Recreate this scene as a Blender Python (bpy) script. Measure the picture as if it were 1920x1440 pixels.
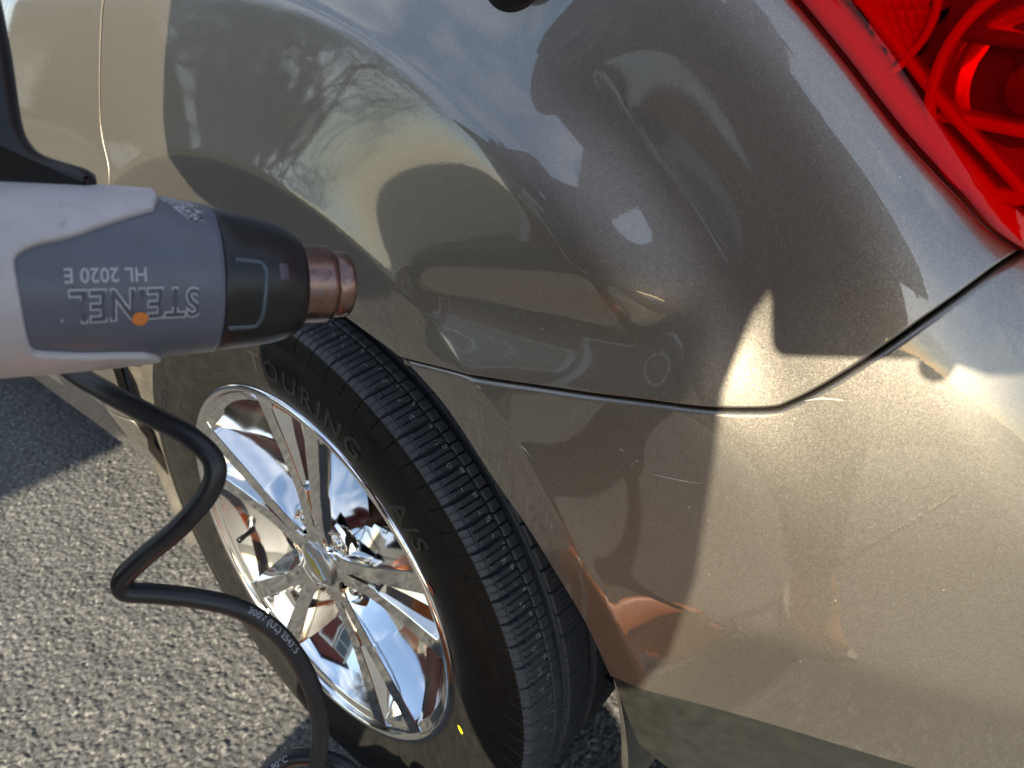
import bpy, bmesh, math, random
import numpy as np
from mathutils import Vector, Matrix, geometry

for o in list(bpy.data.objects): bpy.data.objects.remove(o, do_unlink=True)
scene = bpy.context.scene
COL = scene.collection
random.seed(7); RNG = np.random.default_rng(7)

# =====================================================================  CAMERA
CAM_POS = (0.70336, -0.37145, 1.02853)
CAM_R = (0.75277082, 0.656682, -0.04587855)
CAM_U = (-0.28635824, 0.38941968, 0.87541491)
CAM_F = (-0.59273523, 0.6458491, -0.48119008)
cd = bpy.data.cameras.new("camera"); cam = bpy.data.objects.new("camera", cd); COL.objects.link(cam)
m = Matrix.Identity(4)
for i in range(3):
    m[i][0] = CAM_R[i]; m[i][1] = CAM_U[i]; m[i][2] = -CAM_F[i]; m[i][3] = CAM_POS[i]
cam.matrix_world = m
cd.sensor_width = 36; cd.lens = 27.0; cd.clip_start = 0.01; cd.clip_end = 800
cd.dof.use_dof = True; cd.dof.focus_distance = 0.60; cd.dof.aperture_fstop = 11.0
scene.camera = cam

# =====================================================================  SKY, SUN, EXPOSURE
SUN = Vector((0.26, -1.0, 0.44)).normalized()          # towards the sun
SUN_EL = math.asin(SUN.z); SUN_ROT = math.atan2(SUN.x, SUN.y)
w = bpy.data.worlds.new("World"); scene.world = w; w.use_nodes = True
nt = w.node_tree; nt.nodes.clear()
N = nt.nodes.new; Lk = nt.links.new
sky = N("ShaderNodeTexSky"); sky.sky_type = 'NISHITA'; sky.sun_disc = False
sky.sun_elevation = SUN_EL; sky.sun_rotation = SUN_ROT; sky.air_density = 1.0; sky.dust_density = 0.3; sky.ozone_density = 1.0
tc = N("ShaderNodeTexCoord"); mp = N("ShaderNodeMapping"); mp.inputs['Scale'].default_value = (1.1, 1.5, 3.2)
nz = N("ShaderNodeTexNoise"); nz.inputs['Scale'].default_value = 1.9; nz.inputs['Detail'].default_value = 9; nz.inputs['Roughness'].default_value = .58; nz.inputs['Distortion'].default_value = .7
cr = N("ShaderNodeValToRGB"); cr.color_ramp.elements[0].position = .45; cr.color_ramp.elements[1].position = .70
cm = N("ShaderNodeMixRGB"); cm.inputs['Color2'].default_value = (6.6, 6.7, 6.9, 1)
bg = N("ShaderNodeBackground"); bg.inputs['Strength'].default_value = 0.11
out = N("ShaderNodeOutputWorld")
Lk(tc.outputs['Generated'], mp.inputs['Vector']); Lk(mp.outputs[0], nz.inputs['Vector']); Lk(nz.outputs['Fac'], cr.inputs['Fac'])
mu = N("ShaderNodeMath"); mu.operation = 'MULTIPLY'; mu.inputs[1].default_value = .75
Lk(cr.outputs['Color'], mu.inputs[0]); Lk(mu.outputs[0], cm.inputs['Fac']); Lk(sky.outputs[0], cm.inputs['Color1']); Lk(cm.outputs[0], bg.inputs['Color']); Lk(bg.outputs[0], out.inputs[0])
sl = bpy.data.lights.new("sun", 'SUN'); sl.energy = 5.0; sl.angle = math.radians(.53); sl.color = (1.0, .885, .68)
so = bpy.data.objects.new("sun", sl); COL.objects.link(so)
so.rotation_euler = SUN.to_track_quat('Z', 'Y').to_euler()
vs = scene.view_settings; vs.view_transform = 'Standard'; vs.look = 'None'; vs.gamma = 1; vs.exposure = 1.36; vs.use_curve_mapping = False
scene.cycles.max_bounces = 8; scene.cycles.transparent_max_bounces = 12; scene.cycles.caustics_reflective = False; scene.cycles.caustics_refractive = False
scene.cycles.sample_clamp_indirect = 6.0

# =====================================================================  MATERIALS
def mat(name, base=(.5,.5,.5), rough=.5, metal=0., coat=0., coat_rough=.03, spec=.5, trans=0., ior=1.45):
    mt = bpy.data.materials.new(name); mt.use_nodes = True
    b = mt.node_tree.nodes['Principled BSDF']
    b.inputs['Base Color'].default_value = (*base, 1); b.inputs['Roughness'].default_value = rough; b.inputs['Metallic'].default_value = metal
    b.inputs['Coat Weight'].default_value = coat; b.inputs['Coat Roughness'].default_value = coat_rough
    b.inputs['Specular IOR Level'].default_value = spec; b.inputs['Transmission Weight'].default_value = trans; b.inputs['IOR'].default_value = ior
    return mt
class NB:
    def __init__(s, mt): s.t = mt.node_tree; s.b = s.t.nodes['Principled BSDF']; s.out = s.t.nodes['Material Output']
    def n(s, k, **kw):
        x = s.t.nodes.new(k)
        for a, v in kw.items(): setattr(x, a, v)
        return x
    def l(s, a, b): s.t.links.new(a, b)
    def noise(s, scale, detail=3, rough=.5, vec=None, dist=0.):
        x = s.n("ShaderNodeTexNoise"); x.inputs['Scale'].default_value = scale; x.inputs['Detail'].default_value = detail; x.inputs['Roughness'].default_value = rough; x.inputs['Distortion'].default_value = dist
        if vec is not None: s.l(vec, x.inputs['Vector'])
        return x
    def ramp(s, fac, stops):
        x = s.n("ShaderNodeValToRGB"); e = x.color_ramp.elements
        while len(e) < len(stops): e.new(.5)
        for i, (p, c) in enumerate(stops): e[i].position = p; e[i].color = (*c, 1) if len(c) == 3 else c
        s.l(fac, x.inputs['Fac']); return x
    def obj(s): return s.n("ShaderNodeTexCoord").outputs['Object']
    def gen(s): return s.n("ShaderNodeNewGeometry").outputs['Position']
    def bump(s, h, strength=.3, dist=.001, normal=None):
        x = s.n("ShaderNodeBump"); x.inputs['Strength'].default_value = strength; x.inputs['Distance'].default_value = dist; s.l(h, x.inputs['Height'])
        if normal is not None: s.l(normal, x.inputs['Normal'])
        return x
    def mix(s, fac, a, b, mode='MIX'):
        x = s.n("ShaderNodeMixRGB", blend_type=mode)
        if isinstance(fac, (int, float)): x.inputs[0].default_value = fac
        else: s.l(fac, x.inputs[0])
        for i, c in ((1, a), (2, b)):
            if isinstance(c, tuple): x.inputs[i].default_value = (*c, 1) if len(c) == 3 else c
            else: s.l(c, x.inputs[i])
        return x

def m_paint():
    mt = mat("bronze_grey_metallic_paint", (.2,.18,.15), .48, .93, 1.0, .01)
    k = NB(mt); p = k.gen(); k.b.inputs['Coat IOR'].default_value = 1.75
    v = k.n("ShaderNodeTexVoronoi"); v.inputs['Scale'].default_value = 3000; k.l(p, v.inputs['Vector'])
    sp = k.n("ShaderNodeSeparateColor"); k.l(v.outputs['Color'], sp.inputs[0])
    rp = k.ramp(sp.outputs[0], [(0., (.172,.157,.134)), (.55, (.216,.197,.168)), (.88, (.28,.257,.22)), (1., (.43,.395,.34))])
    n2 = k.noise(260, 4, .6, p)
    mm = k.mix(.35, rp.outputs[0], k.ramp(n2.outputs['Fac'], [(.3, (.192,.175,.150)), (.7, (.236,.216,.185))]).outputs[0])
    dv = k.n("ShaderNodeTexVoronoi"); dv.inputs['Scale'].default_value = 75; dv.inputs['Randomness'].default_value = 1.; k.l(p, dv.inputs['Vector'])
    ds = k.n("ShaderNodeSeparateColor"); k.l(dv.outputs['Color'], ds.inputs[0])
    dr = k.n("ShaderNodeMath", operation='MULTIPLY'); k.l(k.ramp(ds.outputs[1], [(.70, (0,)*3), (1., (.05,)*3)]).outputs[0], dr.inputs[0]); dr.inputs[1].default_value = 1.
    dl = k.n("ShaderNodeMath", operation='LESS_THAN'); k.l(dv.outputs['Distance'], dl.inputs[0]); k.l(dr.outputs[0], dl.inputs[1])
    md = k.mix(dl.outputs[0], mm.outputs[0], (.62,.60,.54)); k.l(md.outputs[0], k.b.inputs['Base Color'])
    # flakes tip the base normal a little
    sub = k.n("ShaderNodeVectorMath", operation='SUBTRACT'); k.l(v.outputs['Color'], sub.inputs[0]); sub.inputs[1].default_value = (.5,.5,.5)
    sc = k.n("ShaderNodeVectorMath", operation='SCALE'); k.l(sub.outputs[0], sc.inputs[0]); sc.inputs['Scale'].default_value = .13
    ge = k.n("ShaderNodeNewGeometry"); ad = k.n("ShaderNodeVectorMath", operation='ADD'); k.l(ge.outputs['Normal'], ad.inputs[0]); k.l(sc.outputs[0], ad.inputs[1])
    nm = k.n("ShaderNodeVectorMath", operation='NORMALIZE'); k.l(ad.outputs[0], nm.inputs[0]); k.l(nm.outputs[0], k.b.inputs['Normal'])
    # orange peel and dust on the clear coat
    n3 = k.noise(420, 2, .5, p); bp = k.bump(n3.outputs['Fac'], .03, .0003); k.l(bp.outputs[0], k.b.inputs['Coat Normal'])
    n4 = k.noise(35, 6, .65, p, .6); k.l(k.ramp(n4.outputs['Fac'], [(.35, (.004,)*3), (.75, (.035,)*3)]).outputs[0], k.b.inputs['Coat Roughness'])
    return mt
PAINT = m_paint()
def m_rubber(name, c0, c1, rough, bumpsc=900, bd=.0003):
    mt = mat(name, c0, rough); k = NB(mt); p = k.gen()
    n = k.noise(60, 6, .65, p); k.l(k.ramp(n.outputs['Fac'], [(.3, c0), (.75, c1)]).outputs[0], k.b.inputs['Base Color'])
    n2 = k.noise(bumpsc, 3, .6, p); k.l(k.bump(n2.outputs['Fac'], .35, bd).outputs[0], k.b.inputs['Normal'])
    k.l(k.ramp(n.outputs['Fac'], [(.3, (rough-.08,)*3), (.8, (rough+.14,)*3)]).outputs[0], k.b.inputs['Roughness'])
    return mt
TYRE = m_rubber("tyre_rubber", (.046,.049,.055), (.064,.066,.071), .58)
SIDEWALL = m_rubber("sidewall_rubber", (.008,.008,.008), (.016,.015,.013), .42, 700, .0002)
CORD = m_rubber("cord_rubber", (.012,.013,.016), (.022,.022,.026), .36, 500, .0002)
SIDEWALL.node_tree.nodes["Principled BSDF"].inputs["Specular IOR Level"].default_value = .16
def m_chrome(name, base, r0, r1):
    mt = mat(name, base, r0, 1.0); k = NB(mt); p = k.gen()
    n = k.noise(38, 6, .7, p, .4)
    k.l(k.ramp(n.outputs['Fac'], [(.35, (r0,)*3), (.78, (r1,)*3)]).outputs[0], k.b.inputs['Roughness'])
    n2 = k.noise(30, 1, .5, p); k.l(k.bump(n2.outputs['Fac'], .02, .003).outputs[0], k.b.inputs['Normal'])
    return mt
CHROME = m_chrome("polished_wheel_alloy", (.76,.76,.75), .04, .12)
BARREL = m_chrome("wheel_barrel_alloy", (.72,.72,.71), .03, .10)
DARK = mat("dark_underbody", (.012,.012,.013), .8)
def m_rust():
    mt = mat("rusty_brake", (.1,.05,.03), .7, .2); k = NB(mt); n = k.noise(70, 6, .7, k.gen())
    k.l(k.ramp(n.outputs['Fac'], [(.3, (.030,.018,.014)), (.55, (.085,.038,.022)), (.8, (.16,.075,.04))]).outputs[0], k.b.inputs['Base Color'])
    k.l(k.bump(n.outputs['Fac'], .5, .002).outputs[0], k.b.inputs['Normal']); return mt
RUST = m_rust()
def m_liner():
    mt = mat("dusty_liner_plastic", (.1,.09,.07), .75); k = NB(mt); n = k.noise(25, 6, .7, k.gen())
    k.l(k.ramp(n.outputs['Fac'], [(.3, (.05,.046,.04)), (.75, (.12,.108,.085))]).outputs[0], k.b.inputs['Base Color']); return mt
LINER = m_liner()
VALANCE = m_rubber("dark_valance_plastic", (.012,.013,.011), (.018,.019,.017), .42, 1200, .0001)
CAPM = mat("centre_cap_silver", (.42,.43,.44), .28, .9, .6)
GOLD = mat("gold_emblem_enamel", (.50,.42,.05), .28, .55, .8)
BLACKTRIM = mat("black_trim", (.006,.006,.007), .35)
GLASSDK = mat("tinted_window_glass", (.01,.012,.013), .03, 0., 1.0)

# =====================================================================  HELPERS
def link(o, parent=None):
    COL.objects.link(o)
    if parent is not None: o.parent = parent
    return o
def tag(o, label, cat, group=None, kind=None):
    if label: o["label"] = label
    if cat: o["category"] = cat
    if group: o["group"] = group
    if kind: o["kind"] = kind
    return o
def empty(name, loc=(0,0,0)):
    o = bpy.data.objects.new(name, None); o.location = loc; o.empty_display_size = .1; return link(o)
def raw(name, verts, faces, mt, parent=None, smooth=True, normals=None, mats=None, fm=None, sharp=None):
    me = bpy.data.meshes.new(name); me.from_pydata([tuple(map(float, v)) for v in verts], [], [tuple(map(int, f)) for f in faces])
    for x in (mats or [mt]): me.materials.append(x)
    if fm is not None: me.polygons.foreach_set("material_index", np.asarray(fm, np.int32))
    me.polygons.foreach_set("use_smooth", np.full(len(me.polygons), smooth)); me.update()
    if normals is not None: me.normals_split_custom_set_from_vertices([tuple(map(float, n)) for n in normals])
    if sharp: me.set_sharp_from_angle(angle=math.radians(sharp))
    o = bpy.data.objects.new(name, me); link(o)
    if parent is not None: o.parent = parent; o.matrix_parent_inverse = Matrix.Identity(4)
    return o
def from_bm(name, bm, mt, parent=None, smooth=False):
    me = bpy.data.meshes.new(name); bm.normal_update(); bm.to_mesh(me); bm.free(); me.materials.append(mt)
    me.polygons.foreach_set("use_smooth", np.full(len(me.polygons), smooth)); me.update()
    o = bpy.data.objects.new(name, me); link(o)
    if parent is not None: o.parent = parent
    return o
def grid_faces(nu, nv, wrap_u=False, wrap_v=False):
    f = []
    for i in range(nu if wrap_u else nu-1):
        for j in range(nv if wrap_v else nv-1):
            a = i*nv+j; b = ((i+1) % nu)*nv+j; c = ((i+1) % nu)*nv+(j+1) % nv; d = i*nv+(j+1) % nv
            f.append((a, b, c, d))
    return f
def catmull(pts, n):
    """smooth polyline through pts, n samples per span"""
    p = np.asarray(pts, float); p = np.vstack([2*p[0]-p[1], p, 2*p[-1]-p[-2]]); o = []
    for i in range(1, len(p)-2):
        for t in np.arange(n)/n:
            a, b, c, d = p[i-1], p[i], p[i+1], p[i+2]
            o.append(.5*((2*b)+(-a+c)*t+(2*a-5*b+4*c-d)*t*t+(-a+3*b-3*c+d)*t**3))
    o.append(p[-2]); return np.array(o)
def tube(name, pts, rad, mt, parent=None, seg=14, caps=True):
    pts = np.asarray(pts, float); n = len(pts); rad = np.broadcast_to(np.asarray(rad, float), (n,))
    tn = np.gradient(pts, axis=0); tn /= np.linalg.norm(tn, axis=1)[:, None]
    ref = np.array([0, 0, 1.]) if abs(tn[0][2]) < .9 else np.array([1., 0, 0])
    u = np.cross(tn[0], ref); u /= np.linalg.norm(u); V = []; fr = []
    for i in range(n):
        u = u-(u@tn[i])*tn[i]; u /= np.linalg.norm(u); v = np.cross(tn[i], u); fr.append((u.copy(), v))
        for k in range(seg):
            a = 2*math.pi*k/seg; V.append(pts[i]+rad[i]*(math.cos(a)*u+math.sin(a)*v))
    F = grid_faces(n, seg, False, True)
    if caps: F.append(tuple(range(seg))); F.append(tuple(reversed(range((n-1)*seg, n*seg))))
    return raw(name, V, F, mt, parent)
def resample(poly, step):
    p = np.asarray(poly, float); q = np.vstack([p, p[:1]]); o = []
    for a, b in zip(q[:-1], q[1:]):
        n = max(1, int(math.ceil(np.linalg.norm(b-a)/step)))
        for t in range(n): o.append(a+(b-a)*t/n)
    return np.array(o)
def offset_poly(p, d):
    """move a closed polygon inwards by d"""
    nx = np.roll(p, -1, 0); pv = np.roll(p, 1, 0)
    area = .5*np.sum(p[:, 0]*nx[:, 1]-nx[:, 0]*p[:, 1]); s = 1 if area > 0 else -1
    def nrm(a): t = a/np.maximum(np.linalg.norm(a, axis=1), 1e-9)[:, None]; return np.stack([-t[:, 1], t[:, 0]], 1)*s
    n = nrm(nx-p)+nrm(p-pv); n /= np.maximum(np.linalg.norm(n, axis=1), .3)[:, None]
    return p+n*d, -n
def inside(poly, pts):
    x, y = pts[:, 0], pts[:, 1]; r = np.zeros(len(pts), bool); q = np.roll(poly, 1, 0)
    for (x0, y0), (x1, y1) in zip(poly, q):
        c = ((y0 > y) != (y1 > y)); 
        if y1 != y0: r ^= c & (x < (x1-x0)*(y-y0)/(y1-y0)+x0)
    return r
EDGE = [(0, 0, 0), (.0008, .0003, 28), (.0014, .0009, 62), (.0016, .0022, 90), (.0016, .013, 90)]
EDGE_B = [(0, 0, 0), (.0016, .0004, 28), (.0030, .0014, 55), (.0038, .0030, 78), (.0040, .0055, 90), (.0040, .015, 90)]
def panel(name, poly, fn, res, mt, parent=None, gap=.0, edge=EDGE, scale=(1., 1.), ne=1e-3, flip=False):
    """trimmed sheet on a surface fn(a, b, off), with a rolled edge all round"""
    sc = np.array(scale); pl = resample(np.asarray(poly, float)*sc, res)
    pl, on = offset_poly(pl, gap+edge[-1][0])
    lo, hi = pl.min(0), pl.max(0)
    gx = np.arange(lo[0]+res/2, hi[0], res); gy = np.arange(lo[1]+res/2, hi[1], res)
    g = np.stack(np.meshgrid(gx, gy, indexing='ij'), -1).reshape(-1, 2)
    sh, _ = offset_poly(pl, res*.45); g = g[inside(sh, g)]
    allp = np.vstack([pl, g]); nb = len(pl)
    r = geometry.delaunay_2d_cdt([Vector(q) for q in allp], [], [list(range(nb))], 1, 1e-7)
    vv = np.array([tuple(v) for v in r[0]]); ff = [tuple(f) for f in r[2]]; orig = r[3]
    S = lambda q, off=0.: fn(q[:, 0]/sc[0], q[:, 1]/sc[1], off)
    X = S(vv)
    def nor(q):
        a = S(q+np.array([ne, 0]))-S(q-np.array([ne, 0])); b = S(q+np.array([0, ne]))-S(q-np.array([0, ne]))
        n = np.cross(a, b); n /= np.linalg.norm(n, axis=1)[:, None]; return (-n if flip else n), a, b
    nv, _, _ = nor(vv)
    V = [X]; NN = [nv]; F = []
    for f in ff:
        F.append(f if not flip else f[::-1])
    idx = {}
    for i, oi in enumerate(orig):
        for k in oi:
            if k < nb: idx[k] = i
    prev = [idx.get(k) for k in range(nb)]; base = len(X)
    n0, a0, b0 = nor(pl); x0 = S(pl)
    M = a0*on[:, :1]+b0*on[:, 1:]; M -= (M*n0).sum(1)[:, None]*n0; M /= np.linalg.norm(M, axis=1)[:, None]
    area = .5*np.sum(pl[:, 0]*np.roll(pl, -1, 0)[:, 1]-np.roll(pl, -1, 0)[:, 0]*pl[:, 1])
    for (wd, dp, ang) in edge[1:]:
        V.append(x0+M*wd-n0*dp); an = math.radians(ang); NN.append(n0*math.cos(an)+M*math.sin(an))
        cur = list(range(base, base+nb)); base += nb
        for k in range(nb):
            k2 = (k+1) % nb
            if None in (prev[k], prev[k2]): continue
            q = (prev[k], cur[k], cur[k2], prev[k2])
            if (area < 0) ^ flip: q = q[::-1]
            F.append(q)
        prev = cur
    return raw(name, np.vstack(V), F, mt, parent, True, np.vstack(NN))
def text_mesh(txt, size, extrude=0., offset=0., align='CENTER', spacing=1., shear=0.):
    c = bpy.data.curves.new("txt", 'FONT'); c.body = txt; c.size = size; c.extrude = extrude; c.offset = offset; c.align_x = align; c.space_character = spacing; c.shear = shear; c.resolution_u = 3
    o = bpy.data.objects.new("txt", c); COL.objects.link(o)
    dg = bpy.context.evaluated_depsgraph_get(); me = o.evaluated_get(dg).to_mesh()
    V = np.array([tuple(v.co) for v in me.vertices]).reshape(-1, 3); F = [tuple(p.vertices) for p in me.polygons]
    o.evaluated_get(dg).to_mesh_clear(); bpy.data.objects.remove(o, do_unlink=True); bpy.data.curves.remove(c)
    return V, F

# =====================================================================  BODY SURFACE
# ---- plan curve of the body side: u runs rearwards along the skin
_U=np.linspace(-3.8,2.1,59001)
def _kap(u):
    return np.interp(u,[-3.6,-2.9,-2.6,.26,.70,1.05,1.25],[1.2,.5,0,0,1.5,3.4,0.])
_k0=_kap(_U)
_phi=np.concatenate([[0],np.cumsum((_k0[1:]+_k0[:-1])/2*np.diff(_U))]); _phi-=np.interp(0,_U,_phi)
_bx=np.concatenate([[0],np.cumsum(np.cos((_phi[1:]+_phi[:-1])/2)*np.diff(_U))]); _bx-=np.interp(0,_U,_bx)
_by=np.concatenate([[0],np.cumsum(np.sin((_phi[1:]+_phi[:-1])/2)*np.diff(_U))]); _by-=np.interp(0,_U,_by)
# ---- radial profile of the wheel-arch flare
_R=np.linspace(.30,1.9,16001)
_g=np.where(_R>.517,-.010*np.exp(-np.maximum(_R-.517,0)/.045),-.010)
_k=np.exp(-.5*(np.arange(-120,121)*.0001/.0024)**2); _k/=_k.sum()
_g=np.convolve(np.pad(_g,120,mode='edge'),_k,'valid')
def sstep(t): t=np.clip(t,0,1); return t*t*t*(t*(6*t-15)+10)
def splus(t,w): return w*np.logaddexp(0,t/w)
def _soft(xs,ys,sig):
    t=np.linspace(-60,240,6001); k=np.exp(-.5*(np.arange(-400,401)*.05/sig)**2); k/=k.sum()
    return t,np.convolve(np.pad(np.interp(t,xs,ys),400,mode='edge'),k,'valid')
_HT=_soft([33,39,44,49,58,75,90],[0,.007,.026,.033,.029,.036,.040],3.2)
_FT=_soft([10,30,60,90,140],[.05,.06,.24,.27,.2],6.)
def depth(u,z,roll=1.):
    u=np.asarray(u,float); z=np.asarray(z,float)
    d=.325*splus(z-.70,.02)**2
    w=sstep((u+.15)/.3)
    d=d+w*.25*splus(.624-z,.007)*(.35+.65*sstep((u-.42)/.26))+(1-w)*.30*splus(.44-z,.015)
    R=np.hypot(u,z-.365)
    d=d+np.interp(R,_R,_g)
    tw=np.degrees(np.arctan2(z-.365,u))
    d=d+splus(.517-R,.0025)*np.interp(tw,*_FT)
    d=d+np.interp(np.hypot(u+2.857,z-.365),_R,_g)*sstep((-1.2-u)/.3)
    # shoulder shelf that fades into a soft ridge round the haunch
    th=np.degrees(np.arctan2(z-.365,np.maximum(u,1e-6)))
    Rs=np.hypot(np.maximum(u,0),z-.365)
    t=(Rs-.660)/.075
    h=np.interp(th,*_HT)
    tt=.06*np.logaddexp(0,t/.06)
    Fh=1-np.exp(-1.6*tt)
    Fs=sstep((Rs-.642)/.088)
    m=sstep((th-50)/12)
    d=d+h*(m*Fh+(1-m)*Fs)
    # roll towards the lamp
    rl=roll*sstep((th-24)/10)
    q_=splus(R-.785,.006)-splus(R-.86,.012)
    d=d+rl*6.5*q_**2
    # pushed-in crease above the bumper seam
    A=sstep((u-.25)/.07)*(1-sstep((u-.465)/.06))
    q=z-(.806+.085*(u-.27))
    g=np.where(q>0,np.exp(-(q/.020)**2),1-sstep(-q/.062))
    d=d+.0085*A*g
    d=d+.0007*np.sin(u*11+1)*np.sin(z*13)
    return d
def P(u,z,off=0.,roll=1.):
    """point on the skin; off > 0 lies outside it"""
    u=np.asarray(u,float); z=np.asarray(z,float)
    d=depth(u,z,roll)-off
    ph=np.interp(u,_U,_phi)
    return np.stack([np.interp(u,_U,_bx)-np.sin(ph)*d, np.interp(u,_U,_by)+np.cos(ph)*d-.012, z+0*u],-1)

# =====================================================================  GROUND
def worley(x, y, cell, seed):
    ix = np.floor(x/cell).astype(int); iy = np.floor(y/cell).astype(int); best = np.full(x.shape, 9.); idn = np.zeros(x.shape)
    def h(a, b, s): 
        v = np.sin(a*127.1+b*311.7+s*74.7+seed*13.3)*43758.5453; return v-np.floor(v)
    for dx in (-1, 0, 1):
        for dy in (-1, 0, 1):
            a = ix+dx; b = iy+dy
            px = (a+.15+.7*h(a, b, 1))*cell; py = (b+.15+.7*h(a, b, 2))*cell
            sz = .75+.5*h(a, b, 3)
            d = np.hypot(x-px, y-py)/cell/sz; up = d < best
            best = np.where(up, d, best); idn = np.where(up, h(a, b, 4), idn)
    return best, idn
def vnoise(x, y, cell, seed):
    ix = np.floor(x/cell).astype(int); iy = np.floor(y/cell).astype(int); fx = x/cell-ix; fy = y/cell-iy
    fx = fx*fx*(3-2*fx); fy = fy*fy*(3-2*fy)
    def h(a, b):
        v = np.sin(a*127.1+b*311.7+seed*17.3)*43758.5453; return v-np.floor(v)
    return (h(ix, iy)*(1-fx)+h(ix+1, iy)*fx)*(1-fy)+(h(ix, iy+1)*(1-fx)+h(ix+1, iy+1)*fx)*fy
def m_asphalt():
    mt = mat("asphalt", (.06,.06,.058), .82); k = NB(mt); p = k.gen()
    v = k.n("ShaderNodeTexVoronoi"); v.inputs['Scale'].default_value = 190; k.l(p, v.inputs['Vector'])
    sp = k.n("ShaderNodeSeparateColor"); k.l(v.outputs['Color'], sp.inputs[0])
    stone = k.ramp(sp.outputs[0], [(0., (.056,.056,.055)), (.5, (.116,.114,.108)), (.88, (.165,.161,.150)), (1., (.32,.31,.28))])
    n = k.noise(3.5, 6, .6, p); n2 = k.noise(600, 3, .6, p)
    c = k.mix(k.ramp(n.outputs['Fac'], [(.3, (.15,)*3), (.7, (.5,)*3)]).outputs[0], stone.outputs[0], (.090,.088,.084))
    c2 = k.mix(.5, c.outputs[0], k.ramp(n2.outputs['Fac'], [(.3, (.72,)*3), (.7, (1.25,)*3)]).outputs[0], 'MULTIPLY')
    k.l(c2.outputs[0], k.b.inputs['Base Color'])
    v2 = k.n("ShaderNodeTexVoronoi"); v2.inputs['Scale'].default_value = 170; k.l(p, v2.inputs['Vector'])
    ad = k.n("ShaderNodeMath", operation='MULTIPLY_ADD'); k.l(n2.outputs['Fac'], ad.inputs[0]); ad.inputs[1].default_value = .5; k.l(v2.outputs['Distance'], ad.inputs[2])
    b = k.bump(ad.outputs[0], .35, .0016); b.invert = True; k.l(b.outputs[0], k.b.inputs['Normal'])
    return mt
ASPHALT = m_asphalt()
xs = np.concatenate([[-60, -20, -8, -4, -3.0], np.linspace(-2.4, -1.3, 230), np.linspace(-1.2972, .62, 686), [.7, 1.2, 2, 4, 8, 20, 60]])
ys = np.concatenate([[-60, -20, -8, -4, -2, -1, -.7], np.linspace(-.56, .46, 366), [.55, .9, 1.6, 3, 6, 12, 30, 60]])
gx, gy = np.meshgrid(xs, ys, indexing='ij')
d1, i1 = worley(gx, gy, .0078, 1); d2, i2 = worley(gx+7, gy+3, .021, 2)
hh = np.maximum(0, 1-d1*d1*1.5)*(.0014+.0026*i1)+np.maximum(0, 1-d2*d2*1.6)*.0022*i2+.004*(vnoise(gx, gy, .07, 3)-.5)+.0012*(vnoise(gx, gy, .006, 5)-.5)
fade = np.clip((gx+2.4)/.2, 0, 1)*np.clip((.62-gx)/.05, 0, 1)*np.clip((gy+.56)/.04, 0, 1)*np.clip((.46-gy)/.04, 0, 1)
gz = (hh-.0045)*fade-.001
ground = raw("ground", np.stack([gx, gy, gz], -1).reshape(-1, 3), grid_faces(len(xs), len(ys)), ASPHALT)
tag(ground, "sunlit grey asphalt driveway of coarse worn stones", None, kind="structure")

def m_added_lawn():
    mt = mat("added_winter_lawn", (.05,.05,.025), .9); k = NB(mt); p = k.gen(); n = k.noise(1.3, 6, .65, p); n2 = k.noise(40, 4, .7, p)
    c = k.mix(.5, k.ramp(n.outputs['Fac'], [(.3, (.030,.036,.014)), (.7, (.075,.066,.035))]).outputs[0], k.ramp(n2.outputs['Fac'], [(.3, (.02,.024,.010)), (.7, (.085,.08,.042))]).outputs[0])
    k.l(c.outputs[0], k.b.inputs['Base Color']); k.l(k.bump(n2.outputs['Fac'], .8, .03).outputs[0], k.b.inputs['Normal']); return mt
lx = np.concatenate([[-60], np.linspace(-30, 12, 43), [60]]); ly = np.array([-60, -30, -20, -14, -10, -7, -5, -3.4, -2.3])  # dark grass sheet, added unseen beyond the asphalt to darken the paint's reflections
lgx, lgy = np.meshgrid(lx, ly, indexing='ij'); lgy = np.where(lgy > -2.4, lgy+.03*np.sin(lgx*.35), lgy)
added_lawn = raw("added_lawn", np.stack([lgx, lgy, .006+.05*np.clip((-2.6-lgy)/3, 0, 1)*(1+np.sin(lgx*.7)*.4)], -1).reshape(-1, 3), grid_faces(len(lx), len(ly)), m_added_lawn())
tag(added_lawn, "dull winter grass added out of view to darken reflections in the paint", None, kind="structure")

# =====================================================================  CAR
car = empty("car", (0, 0, 0))
tag(car, "bronze grey metallic car with dented rear quarter and polished alloy wheel", "car")
def arcp(R, a0, a1, n): 
    return [(R*math.cos(math.radians(a)), .365+R*math.sin(math.radians(a))) for a in np.linspace(a0, a1, n)]
ARCH_REAR = [(.2480,.7433),(.2958,.7155),(.3442,.6622),(.382,.6442),(.4095,.6143),(.4236,.5699),(.4447,.4798),(.4544,.4290),(.4666,.3877)]
ARCH_TOP = [(-.4215,.5243),(-.36,.640),(-.275,.738),(-.195,.792),(-.1181,.8182),(-.0071,.8012),(.078,.778),(.1526,.7538),(.2420,.7395)]
at_ = catmull(ARCH_TOP, 8); ar_ = catmull([(.2420,.7395),(.297,.7125),(.3474,.667),(.3860,.634),(.4136,.598),(.4370,.560),(.4575,.5092)], 8)
SEAM = catmull([(.242,.7395),(.3189,.7563),(.3709,.7629),(.4373,.7724),(.4953,.7820),(.529,.7869),(.5563,.7932),(.5675,.7996),(.583,.8133),(.6063,.8377),(.6273,.861),(.6496,.8816),(.6645,.8925)], 6)
DOOR = catmull([(-.150,1.115),(-.1998,1.0133),(-.213,.9834),(-.2388,.9082),(-.2423,.8742),(-.2323,.8352),(-.258,.775),(-.345,.665),(-.437,.525)], 8)
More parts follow.
